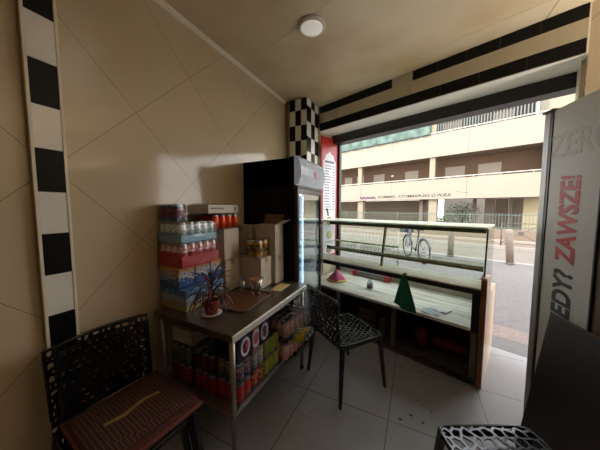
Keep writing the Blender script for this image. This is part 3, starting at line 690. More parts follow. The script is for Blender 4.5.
# ---- the steel table
Tx0, Tx1, Ty0, Ty1, TZ = -1.62, -.90, .955, 1.975, .83
r = root('steel_table', (Tx1, Ty0, 0), 'stainless steel table against the left wall holding drink packs', 'table')
X0 = Tx0-Tx1; L = Ty1-Ty0
m = MB(); m.box((X0,0,TZ-.045),(0,L,TZ)); m.build('tabletop', M_steeld, r, bevel=.006)
m = MB(); m.box((-.004,0.0,TZ-.047),(.004,L,TZ-.002)); m.build('edge_strip', mat('bright_steel_edge', (240, 238, 232), .3, .4), r, bevel=.0035)  # steel lip; its near-white colour paints in the window reflection
m = MB(); m.box((X0+.03,.02,.297),(-.02,L,.322)); m.build('lower_shelf', M_steel, r, bevel=.003)
for xx in (X0+.04, -.04):
    for yy in (.04, L-.04):
        m = MB(); m.lathe([(.017,.015),(.017,TZ-.045)], o=(xx,yy,0), n=16); l_ = m.build('leg', M_steel, r)
        m = MB(); m.lathe([(.02,0),(.02,.03),(.014,.034)], o=(xx,yy,0), n=14); m.build('foot_cap', M_blackplastic, l_)
# ---- left stack on the table: cartons, red pack, blue pack, top pack
def carton_build(top, mid, sw):
    def f(nt, b):
        t = nt.nodes.new('ShaderNodeTexCoord'); s = nt.nodes.new('ShaderNodeSeparateXYZ'); nt.links.new(t.outputs['Object'], s.inputs[0])
        zz = math_n(nt, 'DIVIDE', s.outputs['Z'], .15)
        n = noise_n(nt, 48, t.outputs['Object'], 5); zz = math_n(nt, 'ADD', zz, math_n(nt, 'MULTIPLY', math_n(nt, 'SUBTRACT', n, .5), 1.7))
        rr = nt.nodes.new('ShaderNodeValToRGB'); cr = rr.color_ramp; cr.interpolation = 'B_SPLINE'
        cr.elements[0].position = .0; cr.elements[0].color = srgb(*mid); cr.elements[1].position = 1; cr.elements[1].color = srgb(*top)
        e = cr.elements.new(.42); e.color = srgb(40, 84, 150); e = cr.elements.new(.55); e.color = srgb(*sw); e = cr.elements.new(.68); e.color = srgb(90, 140, 190); e = cr.elements.new(.8); e.color = srgb(*top)
        nt.links.new(zz, rr.inputs[0]); nt.links.new(rr.outputs[0], b.inputs['Base Color']); b.inputs['Roughness'].default_value = .3
    return f
M_ct = node_mat('carton_print', carton_build((226, 160, 60), (36, 66, 130), (226, 226, 230)))
M_ct2 = node_mat('carton_print_low', carton_build((60, 110, 170), (214, 180, 60), (220, 222, 228)))
def carton(loc, sx, sy, sz, m_, label):
    r = root('juice_carton', loc, label, 'carton', group='printed juice multipacks')
    m = MB(); m.box((0,0,0),(sx,sy,sz)); m.build('box', m_, r, bevel=.005)
    m = MB(); m.box((-.001,sy*.32,sz),(sx+.001,sy*.36,sz+.0012)); m.box((sx,sy*.0,.02),(sx+.0012,sy*.05,sz-.01)); m.build('flap_seam', mat('carton_seam', (30, 34, 60), .5), r)
for k, (y, w, lab) in enumerate(((1.037,.115,'blue and white juice multipack at the near end of the bottom layer, beside the plant'), (1.155,.115,'blue juice multipack in the bottom layer directly behind the potted plant'), (1.273,.115,'blue juice multipack at the far end of the bottom layer'))):
    carton((-1.66,y,TZ+.001), .27, w, .15, M_ct2, lab)
for k, (y, w, lab) in enumerate(((1.037,.135,'orange and blue juice multipack at the near end of the second layer'), (1.176,.14,'orange and blue juice multipack in the middle of the second layer above the plant'), (1.32,.135,'orange and blue juice multipack at the far end of the second layer'))):
    carton((-1.66,y,TZ+.154), .19+.01, w, .148, M_ct, lab)
M_redtray = mat('red_tray', (196, 50, 60), .4); M_bluetray = mat('pale_blue_tray', (140, 184, 216), .4)
can_pack((-1.665,1.037,1.134), 4, 5, .0318, .165, (206, 62, 80), (250, 224, 228), 'red shrink-wrapped tray of cans, third layer of the table stack', tray=M_redtray, tray_h=.08, z=(.62,.97))  # pale upper band paints the film's white highlights onto the red cans
can_pack((-1.66,1.04,1.31), 4, 5, .0305, .135, (150, 186, 206), (244, 246, 250), 'silver cans in a pale blue tray, fourth layer of the table stack', tray=M_bluetray, tray_h=.052, z=(.45,.95))
can_pack((-1.668,1.05,1.452), 3, 1, .035, .122, (30, 58, 112), (176, 34, 50), 'blue and red can pack on the very top of the near stack')
# ---- cardboard boxes
def box_thing(loc, sx, sy, sz, label, rz=0, open_top=False, flaps=(), seam='x'):
    r = root('cardboard_box', loc, label, 'box', rz, 'cardboard boxes on the steel table')
    t = .004; m = MB()
    m.box((0,0,0),(sx,sy,t)); m.box((0,0,0),(t,sy,sz)); m.box((sx-t,0,0),(sx,sy,sz)); m.box((0,0,0),(sx,t,sz)); m.box((0,sy-t,0),(sx,sy,sz))
    if not open_top: m.box((0,0,sz-t),(sx,sy,sz))
    m.build('body', M_card, r)
    if not open_top:
        m = MB()
        if seam == 'x': m.box((-.0008,sy/2-.02,sz),(sx+.0008,sy/2+.02,sz+.0008)); m.box((sx,sy/2-.02,sz-.05),(sx+.0008,sy/2+.02,sz+.0008))
        else: m.box((sx/2-.02,-.0008,sz),(sx/2+.02,sy+.0008,sz+.0008)); m.box((sx/2-.02,-.0008,sz-.05),(sx/2+.02,0,sz+.0008))
        m.build('tape', mat('brown_tape', (168, 146, 112), .3), r)
    for (side, ang) in flaps:
        m = MB(); a = R(ang); d = .10; c, s_ = math.cos(a), math.sin(a)
        if side == '+x': m.prism([(sx-t, sz), (sx-t+d*c, sz+d*s_), (sx+d*c, sz+d*s_), (sx, sz)], 'y', .005, sy-.005)
        if side == '-x': m.prism([(0, sz), (-d*c, sz+d*s_), (t-d*c, sz+d*s_), (t, sz)], 'y', .005, sy-.005)
        if side == '-y': m.prism([(0, sz), (-d*c, sz+d*s_), (t-d*c, sz+d*s_), (t, sz)], 'x', .005, sx-.005)
        if side == '+y': m.prism([(sy-t, sz), (sy-t+d*c, sz+d*s_), (sy+d*c, sz+d*s_), (sy, sz)], 'x', .005, sx-.005)
        m.build('flap', M_cardin if side == '+y' else M_card, r)
    return r
box_thing((-1.665,1.452,TZ+.001), .235, .185, .272, 'closed brown cardboard box under another box, beside the carton stack')
box_thing((-1.665,1.445,TZ+.275), .235, .185, .268, 'brown cardboard box on top of a box, holding the orange cans', seam='y')
box_thing((-1.46,1.642,TZ+.001), .26, .175, .275, 'lower cardboard box carrying the gold cans behind the glass cup')
box_thing((-1.40,1.822,TZ+.001), .235, .155, .262, 'cardboard box standing against the black fridge under the open box')
box_thing((-1.40,1.822,TZ+.265), .235, .155, .295, 'open cardboard box with raised flaps next to the black fridge', open_top=True, flaps=(('+x',28),('+y',75)))
box_thing((-1.665,1.79,TZ+.001), .18, .18, .272, 'cardboard box low at the wall behind the gold can box')
box_thing((-1.665,1.79,TZ+.275), .22, .18, .27, 'cardboard box on the wall side behind the gold cans', seam='y')
can_pack((-1.385,1.655,TZ+.277), 2, 2, .040, .15, (214, 166, 60), (54, 34, 50), 'gold and dark pack of four cans on the lower cardboard box', film=True)
can_pack((-1.662,1.354,TZ+.546), 3, 4, .0372, .118, (206, 62, 18), (236, 110, 40), 'orange can pack on the cardboard box under the white tray', film=False, z=(.35,.6))
# white cardboard tray and film on top of the orange cans
r = root('cardboard_tray', (-1.672,1.285,TZ+.675), 'shallow white printed cardboard tray on top of the orange cans', 'tray')
m = MB(); m.box((0,0,0),(.245,.34,.004)); m.box((0,0,0),(.004,.34,.07)); m.box((.241,0,0),(.245,.34,.07)); m.box((0,0,0),(.245,.004,.07)); m.box((0,.336,0),(.245,.34,.07)); m.box((.004,.004,.06),(.241,.336,.064)); m.build('tray', mat('pale_card', (226, 216, 206), .7, var=.05), r)
m = MB()
for k in range(7): m.box((.245,.03+k*.02,.035),(.2458,.042+k*.02,.048))
for k in range(4): m.box((.245,.285+k*.009,.02),(.2458,.290+k*.009,.055))
m.build('print', mat('grey_print', (90, 80, 80), .6), r)
m = MB(); n_ = 14
g_ = [[m.bm.verts.new((i*.016, j*.02, .008+.016*abs(noise.noise(Vector((i*.5,j*.45,2)))))) for j in range(n_)] for i in range(n_)]
for i in range(n_-1):
    for j in range(n_-1): m.bm.faces.new([g_[i][j], g_[i+1][j], g_[i+1][j+1], g_[i][j+1]])
o = m.build('plastic_film', mat('crumpled_film', (190, 186, 180), .15, alpha=.55)); o.location = (-1.655,1.31,TZ+.741); tag(o, 'crumpled clear plastic film lying on the white cardboard tray', 'plastic film')
# ---- tray, cups, paper, plant
r = root('serving_tray', (-1.02,1.20,TZ+.001), 'brown serving tray on the steel table in front of the boxes', 'tray', R(4))
m = MB()
def rr(w, d, c, n=6):
    pts = []
    for cx, cy, a0 in ((w-c,d-c,0),(c,d-c,90),(c,c,180),(w-c,c,270)):
        for k in range(n+1): a = R(a0+90*k/n); pts.append((cx+c*math.cos(a)-w, cy+c*math.sin(a)))
    return pts
m.prism(rr(.355,.40,.05), 'z', 0, .004); m.build('base', mat('brown_tray', (104, 68, 46), .35, var=.1), r)
m = MB(); pts = rr(.355,.40,.05); m.tube([(a,b,.008) for a,b in pts], .006, 6, closed=True); m.build('rim', mat('brown_tray_rim', (92, 58, 38), .4), r)
def cup(loc, h, r0, r1, fill, label, band=None):
    r = root('glass_cup', loc, label, 'cup')
    m = MB(); m.lathe([(r0,0),(r0*.95,.006),(r0,.02),(r1,h),(r1-.003,h),(r0-.004,.022),(.001,.018)], n=24); m.build('glass', glass('cup_glass', (236,224,212), .32, .05, False), r)
    if fill: m = MB(); m.lathe([(r0+.003,h*.62),(r1-.001,h*.94)], n=24); m.build('band', mat('amber_band', (196, 134, 92), .3, alpha=.8), r)
cup((-1.165,1.53,TZ+.006), .135, .036, .060, True, 'glass cup with amber band on the far side of the brown tray')
cup((-1.33,1.54,TZ+.006), .09, .026, .032, False, 'small empty clear glass at the back of the brown tray')
m = MB(); m.box((0,0,0),(.10,.20,.0015),0)
for k in range(5): m.box((.01+k*.018,.01,.0015),(.02+k*.018,.19,.002),1 if k % 2 else 2)
o = m.build('paper_sheet', [mat('cream_paper', (222, 208, 170), .8), mat('yellow_print', (214, 176, 70), .8), mat('tan_print', (186, 150, 100), .8)]); o.location = (-1.115,1.665,TZ+.0012); o.rotation_euler = (0,0,R(6)); tag(o, 'yellow printed paper sheet lying at the far end of the steel table', 'paper')
r = root('potted_plant', (-1.215,1.10,TZ+.001), 'small spiky purple-green plant in an orange-red pot on the steel table', 'plant')
m = MB(); m.lathe([(.050,0),(.066,.008),(.068,.014),(.05,.008)], n=28); m.build('saucer', mat('white_saucer', (216, 212, 206), .3), r)
m = MB(); m.lathe([(.038,.009),(.052,.085),(.055,.088),(.055,.10),(.049,.10),(.046,.088)], n=28); pt = m.build('pot', mat('terracotta_plastic', (172, 62, 42), .45), r)
pt['label'] = 'orange-red plant pot'
m = MB(); m.tube([(.0545*math.cos(a)*.98, .0545*math.sin(a)*.98-.0, .055+.02*math.sin(3*a)) for a in [R(-70)+R(80)*k/14 for k in range(15)]], .0022, 5); m.build('swirl', mat('grey_swirl', (90, 70, 66), .5), pt)
m = MB(); m.lathe([(.046,.088),(.001,.092)], n=20); m.build('soil', mat('soil', (40, 30, 24), .9), r)
m = MB(); rnd = random.Random(11)
for k in range(42):
    a = rnd.uniform(0, 2*PI); L_ = rnd.uniform(.14, .25); up = rnd.uniform(.25, 1.0); n_ = 7; hw = rnd.uniform(.005, .009)
    pts = []; x = 0; z = .095+rnd.uniform(0, .09); ang = up*1.45
    for i in range(n_): pts.append((x, z)); x += math.cos(ang)*L_/(n_-1); z += math.sin(ang)*L_/(n_-1); ang -= (.24+.34*(1-up))
    vs_ = []
    for i, (x, z) in enumerate(pts):
        w = hw*math.sin(PI*(.12+.88*(1-i/(n_-1))))+.0006
        c_, s_ = math.cos(a), math.sin(a)
        vs_.append([m.bm.verts.new((x*c_-q*w*s_, x*s_+q*w*c_, max(z,.01)+(0.002 if q == 0 else 0))) for q in (-1,0,1)])
    for i in range(n_-1):
        for q in (0,1):
            f = m.bm.faces.new([vs_[i][q], vs_[i][q+1], vs_[i+1][q+1], vs_[i+1][q]]); f.smooth = True; f.material_index = 0 if k % 3 else 1
m.build('leaves', [mat('dark_plum_leaf', (58, 52, 50), .35), mat('red_plum_leaf', (112, 44, 44), .4)], r, solid=.0008)
m = MB(); m.tube([(0,0,.09),(.002,.003,.19)], .006, 6); m.build('stem', mat('plant_stem', (84, 70, 50), .7), r)
# ---- under the table
ZS = .324
def upack(x, y, z, nx, ny, h, base, band, label, rad=.033, tilt=None, zz=(.25,.8), film=True, rz=0, lid=None): return can_pack((x,y,z), nx, ny, rad, h, base, band, label, tilt=tilt, z=zz, film=film, rz=rz, lid=lid)
NV = (24, 26, 60); WHT = (214, 216, 224)
upack(-1.135, 1.045, ZS, 3, 2, .125, (200, 34, 40), (226, 60, 56), 'red can pack at the near bottom corner under the steel table')
upack(-1.135, 1.185, ZS, 3, 2, .125, (208, 40, 44), (226, 196, 130), 'red and cream can pack second from the near end on the bottom row')
upack(-1.135, 1.325, ZS, 3, 3, .125, (176, 196, 40), (214, 220, 80), 'lime green can pack on the bottom row under the table')
upack(-1.135, 1.045, ZS+.133, 3, 2, .125, (50, 96, 150), (206, 150, 120), 'blue can pack with pink marks, second row at the near end')
upack(-1.135, 1.185, ZS+.133, 3, 2, .125, (170, 176, 184), (214, 214, 214), 'silver-grey can pack in the second row beside the lime cans')
upack(-1.135, 1.325, ZS+.133, 3, 3, .125, (176, 196, 44), (150, 170, 40), 'lime green can pack stacked on the other lime pack')
# printed cartons on top row
def printed_block(loc, sx, sy, sz, base, ring, label):
    def f(nt, b):
        t = nt.nodes.new('ShaderNodeTexCoord'); s = nt.nodes.new('ShaderNodeSeparateXYZ'); nt.links.new(t.outputs['Object'], s.inputs[0])
        dy = math_n(nt, 'SUBTRACT', s.outputs['Y'], sy/2); dz = math_n(nt, 'MULTIPLY', math_n(nt, 'SUBTRACT', s.outputs['Z'], sz/2), .72)
        d = math_n(nt, 'SQRT', math_n(nt, 'ADD', math_n(nt, 'MULTIPLY', dy, dy), math_n(nt, 'MULTIPLY', dz, dz)))
        k = math_n(nt, 'MULTIPLY', math_n(nt, 'GREATER_THAN', d, .030), math_n(nt, 'LESS_THAN', d, .044))
        n = noise_n(nt, 30, t.outputs['Object'], 2); k2 = math_n(nt, 'MULTIPLY', math_n(nt, 'LESS_THAN', d, .030), math_n(nt, 'GREATER_THAN', n, .52))
        c = mix_n(nt, k, srgb(*base), srgb(*ring)); c = mix_n(nt, k2, c, srgb(196, 70, 90)); nt.links.new(c, b.inputs['Base Color']); b.inputs['Roughness'].default_value = .3
    r = root('drinks_carton', loc, label, 'carton', group='navy drinks cartons under the table')
    m = MB(); m.box((0,0,0),(sx,sy,sz)); m.build('box', node_mat('print_%s' % label[:24], f), r, bevel=.006)
    m = MB(); m.box((.002,sy*.45,sz),(sx-.002,sy*.55,sz+.001)); m.build('flap_seam', mat('carton_seam', (30, 34, 60), .5), r)
printed_block((-1.135,1.042,ZS+.268), .2, .135, .165, NV, WHT, 'navy carton with white ring at the near top corner under the steel table')
printed_block((-1.135,1.184,ZS+.268), .2, .07, .165, (168, 96, 110), (214, 206, 210), 'slim pink carton between the two navy cartons under the table')
printed_block((-1.135,1.262,ZS+.268), .2, .11, .165, NV, (180, 186, 200), 'second navy carton right of the slim pink carton')
# pink shrink packs that stick out at the far end
PK = (206, 140, 140)
can_pack((-1.14,1.55,ZS), 4, 5, .032, .14, (236, 168, 168), (246, 226, 220), 'pink shrink-wrapped can pack at the far end, lower of the two', rz=R(-4), z=(.3,.8), film=False)
can_pack((-1.13,1.57,ZS+.172), 4, 5, .032, .14, (238, 180, 178), (248, 230, 224), 'pink shrink-wrapped can pack at the far end, stacked on the lower pink pack', rz=R(-8), tilt=(R(3),R(-3)), z=(.3,.8))
can_pack((-.885,1.63,ZS+.160), 1, 3, .03, .12, (226, 210, 40), (240, 228, 110), 'bright yellow cans lying between the two pink can packs', tilt=(0,R(70)), film=False, z=(.1,.6))
m = MB(); n_ = 16
g_ = [[m.bm.verts.new((.03*noise.noise(Vector((i*.4,j*.4,0)))+.02, i*.022, .012*noise.noise(Vector((j*.5,i*.3,5)))+j*.022)) for j in range(n_)] for i in range(n_)]
for i in range(n_-1):
    for j in range(n_-1): f = m.bm.faces.new([g_[i][j], g_[i+1][j], g_[i+1][j+1], g_[i][j+1]]); f.smooth = True
o = m.build('torn_plastic_film', mat('milky_film', (206, 200, 200), .12, alpha=.28)); o.location = (-.862,1.58,ZS+.16); tag(o, 'torn clear plastic film hanging over the pink can packs', 'plastic film')
# darker packs at the back
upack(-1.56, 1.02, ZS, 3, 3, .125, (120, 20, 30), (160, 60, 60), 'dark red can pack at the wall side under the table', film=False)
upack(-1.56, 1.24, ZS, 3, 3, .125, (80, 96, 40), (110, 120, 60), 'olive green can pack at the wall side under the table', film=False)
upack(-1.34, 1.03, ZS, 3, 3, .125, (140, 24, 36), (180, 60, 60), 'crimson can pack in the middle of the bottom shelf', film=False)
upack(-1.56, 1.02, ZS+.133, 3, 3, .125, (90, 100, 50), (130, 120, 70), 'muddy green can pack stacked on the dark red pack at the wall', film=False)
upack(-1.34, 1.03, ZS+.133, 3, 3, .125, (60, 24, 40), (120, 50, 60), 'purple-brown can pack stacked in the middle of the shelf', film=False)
box_thing((-1.56,1.05,ZS+.268), .2, .2, .10, 'flat cardboard box on the packs under the steel table by the wall')

# ================================================================ CHAIRS
def lattice(w, h, nx, fn, wid=.009, solid=.007, jit=.35, seed=1, mats=M_chair, parent=None, name='seat', stretch=1.0, rimr=.008):
    rnd = random.Random(seed); bm = bmesh.new(); s = w/(nx*math.sqrt(3)); cache = {}
    def vert(x, y):
        k = (round(x/s*4), round(y/s*4))
        if k not in cache: cache[k] = bm.verts.new((x+rnd.uniform(-jit,jit)*s, y+rnd.uniform(-jit,jit)*s*stretch, 0))
        return cache[k]
    hy = s*stretch; rows = int(h/(1.5*hy))+3
    for r_ in range(-1, rows):
        for c in range(-1, nx+2):
            cx = c*math.sqrt(3)*s+(math.sqrt(3)/2*s if r_ % 2 else 0); cy = r_*1.5*hy
            vv = []
            for k in range(6):
                a = R(60*k+30); x_, y_ = cx+s*math.cos(a), cy+hy*math.sin(a)
                kx = (round(x_/(s*math.sqrt(3)/2)), round(y_/(hy*.5)))
                if kx not in cache: cache[kx] = bm.verts.new((x_+rnd.uniform(-jit,jit)*s, y_+rnd.uniform(-jit,jit)*hy, 0))
                vv.append(cache[kx])
            try: bm.faces.new(vv)
            except ValueError: pass
    for co, no in (((0,0,0),(-1,0,0)),((w,0,0),(1,0,0)),((0,0,0),(0,-1,0)),((0,h,0),(0,1,0))):
        bmesh.ops.bisect_plane(bm, geom=bm.verts[:]+bm.edges[:]+bm.faces[:], plane_co=co, plane_no=no, clear_outer=True)
    small = [f for f in bm.faces if f.calc_area() < s*s*.25]
    fs = [f for f in bm.faces if f not in small]
    bmesh.ops.inset_individual(bm, faces=fs, thickness=wid/2, depth=0)
    bmesh.ops.delete(bm, geom=[f for f in fs if f.is_valid], context='FACES')
    bmesh.ops.subdivide_edges(bm, edges=[e for e in bm.edges if e.calc_length() > .03], cuts=1)
    def clampf(q): return max(0.0, min(1.0, q))
    out = bmesh.new(); up_, dn_ = {}, {}
    for v in bm.verts:
        s_, t_ = clampf(v.co.x/w), clampf(v.co.y/h); e = .01
        p = fn(s_, t_); du = fn(min(1, s_+e), t_)-fn(max(0, s_-e), t_); dv = fn(s_, min(1, t_+e))-fn(s_, max(0, t_-e))
        n = du.cross(dv).normalized()*(solid/2)
        up_[v] = out.verts.new(p+n); dn_[v] = out.verts.new(p-n)
    for f in bm.faces:
        out.faces.new([up_[v] for v in f.verts]); out.faces.new([dn_[v] for v in reversed(f.verts)])
    for e in bm.edges:
        if len(e.link_faces) == 1:
            a_, b_ = e.verts; out.faces.new([up_[a_], up_[b_], dn_[b_], dn_[a_]])
    bm.free(); m = MB(); m.bm.free(); m.bm = out
    ring = [fn(t, 0) for t in [i/10 for i in range(10)]]+[fn(1, t) for t in [i/10 for i in range(10)]]+[fn(1-t, 1) for t in [i/10 for i in range(10)]]+[fn(0, 1-t) for t in [i/10 for i in range(10)]]
    m.tube(ring, rimr, 6, closed=True)
    return m.build(name, mats, parent)
def make_chair(loc, rz, label, seed=1, sw=.46, sd=.44, sh=.45, bh=.38, holes=7, bholes=8, group='black lattice chairs', wid=.011, bwid=None):
    # local: x sideways, y forwards, origin on the floor under the seat centre
    r = root('lattice_chair', loc, label, 'chair', rz, group)
    def seat(s, t):
        x = (s-.5)*(sw-.03*(1-t)); y = (t-.5)*sd
        z = sh-.014*math.sin(PI*s)*math.sin(PI*min(1,t*1.1))-.012*max(0,t-.8)/.2*0
        c = (abs(s-.5)*2)**6*(abs(t-.5)*2)**6; return Vector((x*(1-.06*c), y*(1-.06*c), z))
    lattice(sw, sd, holes, seat, wid, .008, .3, seed, M_chair, r, 'seat')
    def back(s, t):
        x = (s-.5)*(sw-.03+.01*t); bow = .035*(1-(2*s-1)**2)
        y = -sd/2-.012-t*bh*.10-bow*.6*(.3+.7*t); z = sh+.01+t*bh*.97+.012*(1-(2*s-1)**2)*t
        return Vector((x, y, z))
    lattice(sw, bh, bholes, back, bwid or wid, .008, .32, seed+5, M_chair, r, 'backrest')
    for sx in (-1, 1):
        for sy in (-1, 1):
            m = MB(); x0, y0 = sx*(sw/2-.022), sy*(sd/2-.022); x1, y1 = sx*(sw/2+.012), sy*(sd/2+.02)
            a, b = .016, .011
            v0 = [m.bm.verts.new((x0+i*a, y0+j*a, sh-.004)) for i, j in ((-1,-1),(1,-1),(1,1),(-1,1))]; v1 = [m.bm.verts.new((x1+i*b, y1+j*b, 0)) for i, j in ((-1,-1),(1,-1),(1,1),(-1,1))]
            for i in range(4): m.bm.faces.new([v0[i], v0[(i+1)%4], v1[(i+1)%4], v1[i]])
            m.bm.faces.new(v0); m.bm.faces.new(v1[::-1]); m.build('leg', M_chair, r, bevel=.003)
    m = MB(); t_ = .012
    for a_, b_ in (((-sw/2+.02,-sd/2+.01,sh-.035),(sw/2-.02,-sd/2+.02,sh-.006)),((-sw/2+.02,sd/2-.02,sh-.035),(sw/2-.02,sd/2-.01,sh-.006)),((-sw/2+.01,-sd/2+.02,sh-.035),(-sw/2+.02,sd/2-.02,sh-.006)),((sw/2-.02,-sd/2+.02,sh-.035),(sw/2-.01,sd/2-.02,sh-.006))): m.box(a_, b_)
    m.build('seat_frame', M_chair, r)
    return r
make_chair((-.53,1.985,0), R(-36), 'black lattice chair standing alone in the middle before the counter', 3, sh=.47, bh=.38, sw=.47, wid=.013, bwid=.019, holes=10, bholes=11)
make_chair((.43,1.19,0), R(25.5), 'black lattice chair at the lower right, nearest the lettered fridge', 8, wid=.013, holes=9)
f_ang = R(-5-90)
sx_, sy_ = math.cos(R(-5)), math.sin(R(-5))
cx, cy = -1.53+.275*sx_, .635+.275*sy_
ch = make_chair((cx, cy, 0), f_ang, 'black lattice chair at the bottom of the stack of three by the left wall', 12, sw=.42, bholes=12, wid=.017)
ch2 = make_chair((cx-.035, cy-.03, .0), f_ang, 'black lattice chair in the middle of the stack of three by the left wall', 17, sw=.42, bholes=11, wid=.015)
ch2.location.z = .028
ch3 = make_chair((cx+.02, cy-.0, .056), f_ang, 'topmost black lattice chair of the stack of three, carrying the woven cushion', 23, sw=.42, bholes=8, wid=.009)
# woven cushion
def cush_build(nt, b):
    t = nt.nodes.new('ShaderNodeTexCoord'); mp = nt.nodes.new('ShaderNodeMapping'); mp.inputs['Rotation'].default_value = (0,0,R(45)); mp.inputs['Scale'].default_value = (1,1,1)
    nt.links.new(t.outputs['Object'], mp.inputs[0]); ck = nt.nodes.new('ShaderNodeTexChecker'); ck.inputs['Scale'].default_value = 84; nt.links.new(mp.outputs[0], ck.inputs[0])
    ck.inputs['Color1'].default_value = srgb(48, 20, 18); ck.inputs['Color2'].default_value = srgb(104, 74, 60)
    s = nt.nodes.new('ShaderNodeSeparateXYZ'); nt.links.new(t.outputs['Object'], s.inputs[0])
    e = math_n(nt, 'GREATER_THAN', math_n(nt, 'MAXIMUM', math_n(nt, 'ABSOLUTE', s.outputs['X']), math_n(nt, 'ABSOLUTE', s.outputs['Y'])), .195)
    wv = math_n(nt, 'ABSOLUTE', math_n(nt, 'SUBTRACT', s.outputs['Y'], math_n(nt, 'MULTIPLY', math_n(nt, 'SINE', math_n(nt, 'MULTIPLY', s.outputs['X'], 32)), .008)))
    st = math_n(nt, 'MULTIPLY', math_n(nt, 'LESS_THAN', math_n(nt, 'ABSOLUTE', math_n(nt, 'SUBTRACT', wv, .0)), .012), math_n(nt, 'LESS_THAN', math_n(nt, 'ABSOLUTE', s.outputs['X']), .12))
    c = mix_n(nt, e, ck.outputs[0], srgb(76, 36, 30)); c = mix_n(nt, st, c, srgb(160, 132, 84)); nt.links.new(c, b.inputs['Base Color']); b.inputs['Roughness'].default_value = .85
r = root('seat_cushion', (cx+.02, cy, .512), 'brown and maroon woven cushion on the stacked chairs by the left wall', 'cushion', f_ang)
m = MB(); nn = 18
top = [[m.bm.verts.new(((i/nn-.5)*.425, (j/nn-.5)*.44+.01, .012+.022*(1-(abs(2*i/nn-1))**4)*(1-(abs(2*j/nn-1))**4)+.003*noise.noise(Vector((i*.5,j*.5,1))))) for j in range(nn+1)] for i in range(nn+1)]
for i in range(nn):
    for j in range(nn): f = m.bm.faces.new([top[i][j], top[i+1][j], top[i+1][j+1], top[i][j+1]]); f.smooth = True
m.build('cover', node_mat('woven_cushion', cush_build), r, solid=.012)
m = MB(); m.tube([(.213,.235,.008),(-.213,.235,.008),(-.213,-.215,.008),(.213,-.215,.008)], .011, 8, closed=True); m.build('piping', mat('rust_piping', (110, 54, 42), .8), r)
# wooden batten behind the chair backs
o = MB().box((-.012,-.24,0),(.012,.24,.94)).build('wooden_board', mat('light_brown_batten', (150, 112, 78), .6, var=.15), bevel=.003)
bpy.data.objects.remove(o)

# ================================================================ LETTERED FRIDGE, CABINET AND BOARD (right)
dn = Vector((.23,-.97,0)).normalized(); ang = math.atan2(dn.y, dn.x)+PI/2   # local -y runs towards the viewer
r = root('lettered_fridge', (.76,2.11,0), 'tall light grey cabinet fridge with red and black lettering on its side', 'fridge', ang)
Dp = .37; Wd = .50; Hh = 2.166
m = MB(); m.box((0,-Dp,.04),(Wd,-.035,Hh)); m.build('cabinet', mat('light_grey_enamel', (216, 216, 211), .4, var=.04, scale=3), r, bevel=.004)
m = MB(); m.box((-.004,-.035,.05),(Wd+.004,-.02,Hh-.005)); m.build('gasket', M_blackplastic, r)
m = MB(); m.box((-.006,-.02,.05),(Wd+.006,.03,Hh+.004)); d_ = m.build('door', mat('silver_door', (168, 170, 168), .35, .3), r, bevel=.004)
m = MB(); m.box((-.02,-.05,Hh-.004),(.03,.03,Hh+.008)); m.build('hinge', M_blackplastic, r)
m = MB(); m.box((-.003,-Dp-.002,.04),(.010,-Dp+.006,Hh)); m.build('corner_trim', mat('dark_corner_trim', (60, 52, 46), .5), r)
for xx, yy in ((.05,-.06),(.05,-Dp+.04),(Wd-.05,-.06),(Wd-.05,-Dp+.04)):
    m = MB(); m.lathe([(.02,0),(.02,.04)], o=(xx,yy,0), n=10); m.build('foot', M_blackplastic, r)
M_red = mat('faded_red_letters', (206, 74, 70), .4); M_blk = mat('black_letters', (52, 54, 56), .4)
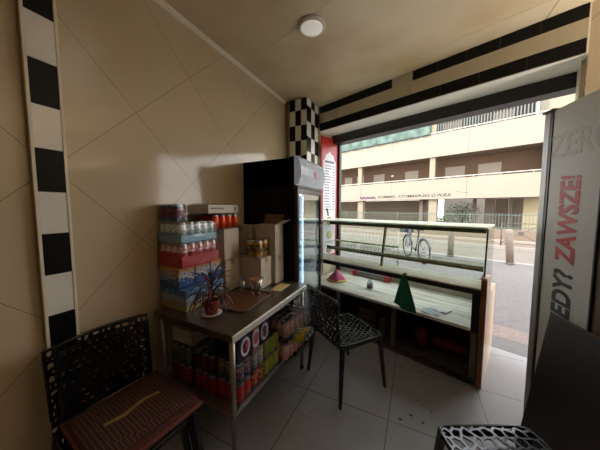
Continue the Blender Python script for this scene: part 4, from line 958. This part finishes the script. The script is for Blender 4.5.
# text runs upwards on the face x=0; its top points to the far side (+y)
def side_text(body, zstart, ybase, size, m_, off, sx):
    M = Matrix(((0,0,-1,-.0015),(0,1,0,0),(0,0,0,0),(0,0,0,1)))
    # text x -> +z ; text y -> +y(away) ; text normal -> -x
    M = Matrix(((0,0,-1,-.001),(0,1,0,ybase),(1,0,0,zstart),(0,0,0,1)))
    return text('lettering', body, size, m_, r, M, .0006, off, .12, sx)
side_text('ZAWSZE!', 1.222, -.25, .172, M_red, .006, .71)
side_text('KIEDY?', .775, -.25, .172, M_blk, .006, .745)
gm = mat('ghost_letters', (202, 201, 197), .42)
t_ = text('faded_lettering', 'ZERO', .20, gm, r, Matrix(((0,0,-1,-.0008),(-1,0,0,-.03),(0,1,0,1.86),(0,0,0,1))), .0003, .004, 0, .8)
r = root('wooden_cabinet', (.76+dn.x*(Dp+.012), 2.11+dn.y*(Dp+.012), 0), 'dark brown wooden cabinet beside the lettered fridge at the right edge', 'cabinet', ang)
m = MB(); m.box((.012,-.5,0),(.46,-.0,2.1)); m.build('body', mat('brown_cabinet_wood', (104, 82, 62), .5, var=.15), r, bevel=.003)
m = MB(); m.box((0,-.495,.05),(.012,-.01,2.08)); m.build('door', mat('brown_door_wood', (112, 90, 68), .5, var=.1), r, bevel=.002)
m = MB(); m.tube([(0,-.44,1.0),(-.03,-.44,1.02),(-.03,-.44,1.16),(0,-.44,1.18)], .005, 6); m.build('handle', M_alu, r)
# dark board leaning on the fridge side
pl = Vector((-.97,-.23,0)).normalized()
base = Vector((.776,1.912,0))
r = root('tabletop_board', (base.x+pl.x*.13, base.y+pl.y*.13, 0), 'dark brown board leaning against the side of the lettered fridge', 'board', ang)
m = MB(); lean = math.atan2(.13, .905)
Mr = Matrix.Rotation(lean, 4, 'Y')
m.box((-.02,-.85,.004),(.0,0,.915), M=Mr); m.build('panel', mat('dark_brown_laminate', (50, 40, 36), .45, var=.1), r, bevel=.002)
m = MB(); m.box((-.021,-.851,.914),(.001,.001,.920), M=Mr); m.build('edge_band', mat('brown_edge_band', (84, 70, 60), .5), r)

# specks on the floor
for k, (x, y, s_) in enumerate(((.07,2.0,.006),(.02,1.83,.010),(.10,1.80,.007),(-.05,1.76,.010),(-.70,1.50,.013),(.16,1.93,.005))):
    m = MB(); m.lathe([(s_,0),(s_*.8,.003),(.001,.004)], n=7)
    for v in m.bm.verts: v.co.x *= 1.4
    o = m.build('crumb', mat('dark_crumb', (84, 74, 68), .9) if k != 4 else mat('pale_crumb', (170, 160, 150), .9)); o.location = (x, y, .0005); tag(o, ['small dark crumb on the floor tiles near the counter', 'pale crumb on the floor tile beside the steel table'][k == 4], 'crumb', 'dark crumbs on the floor' if k != 4 else None)
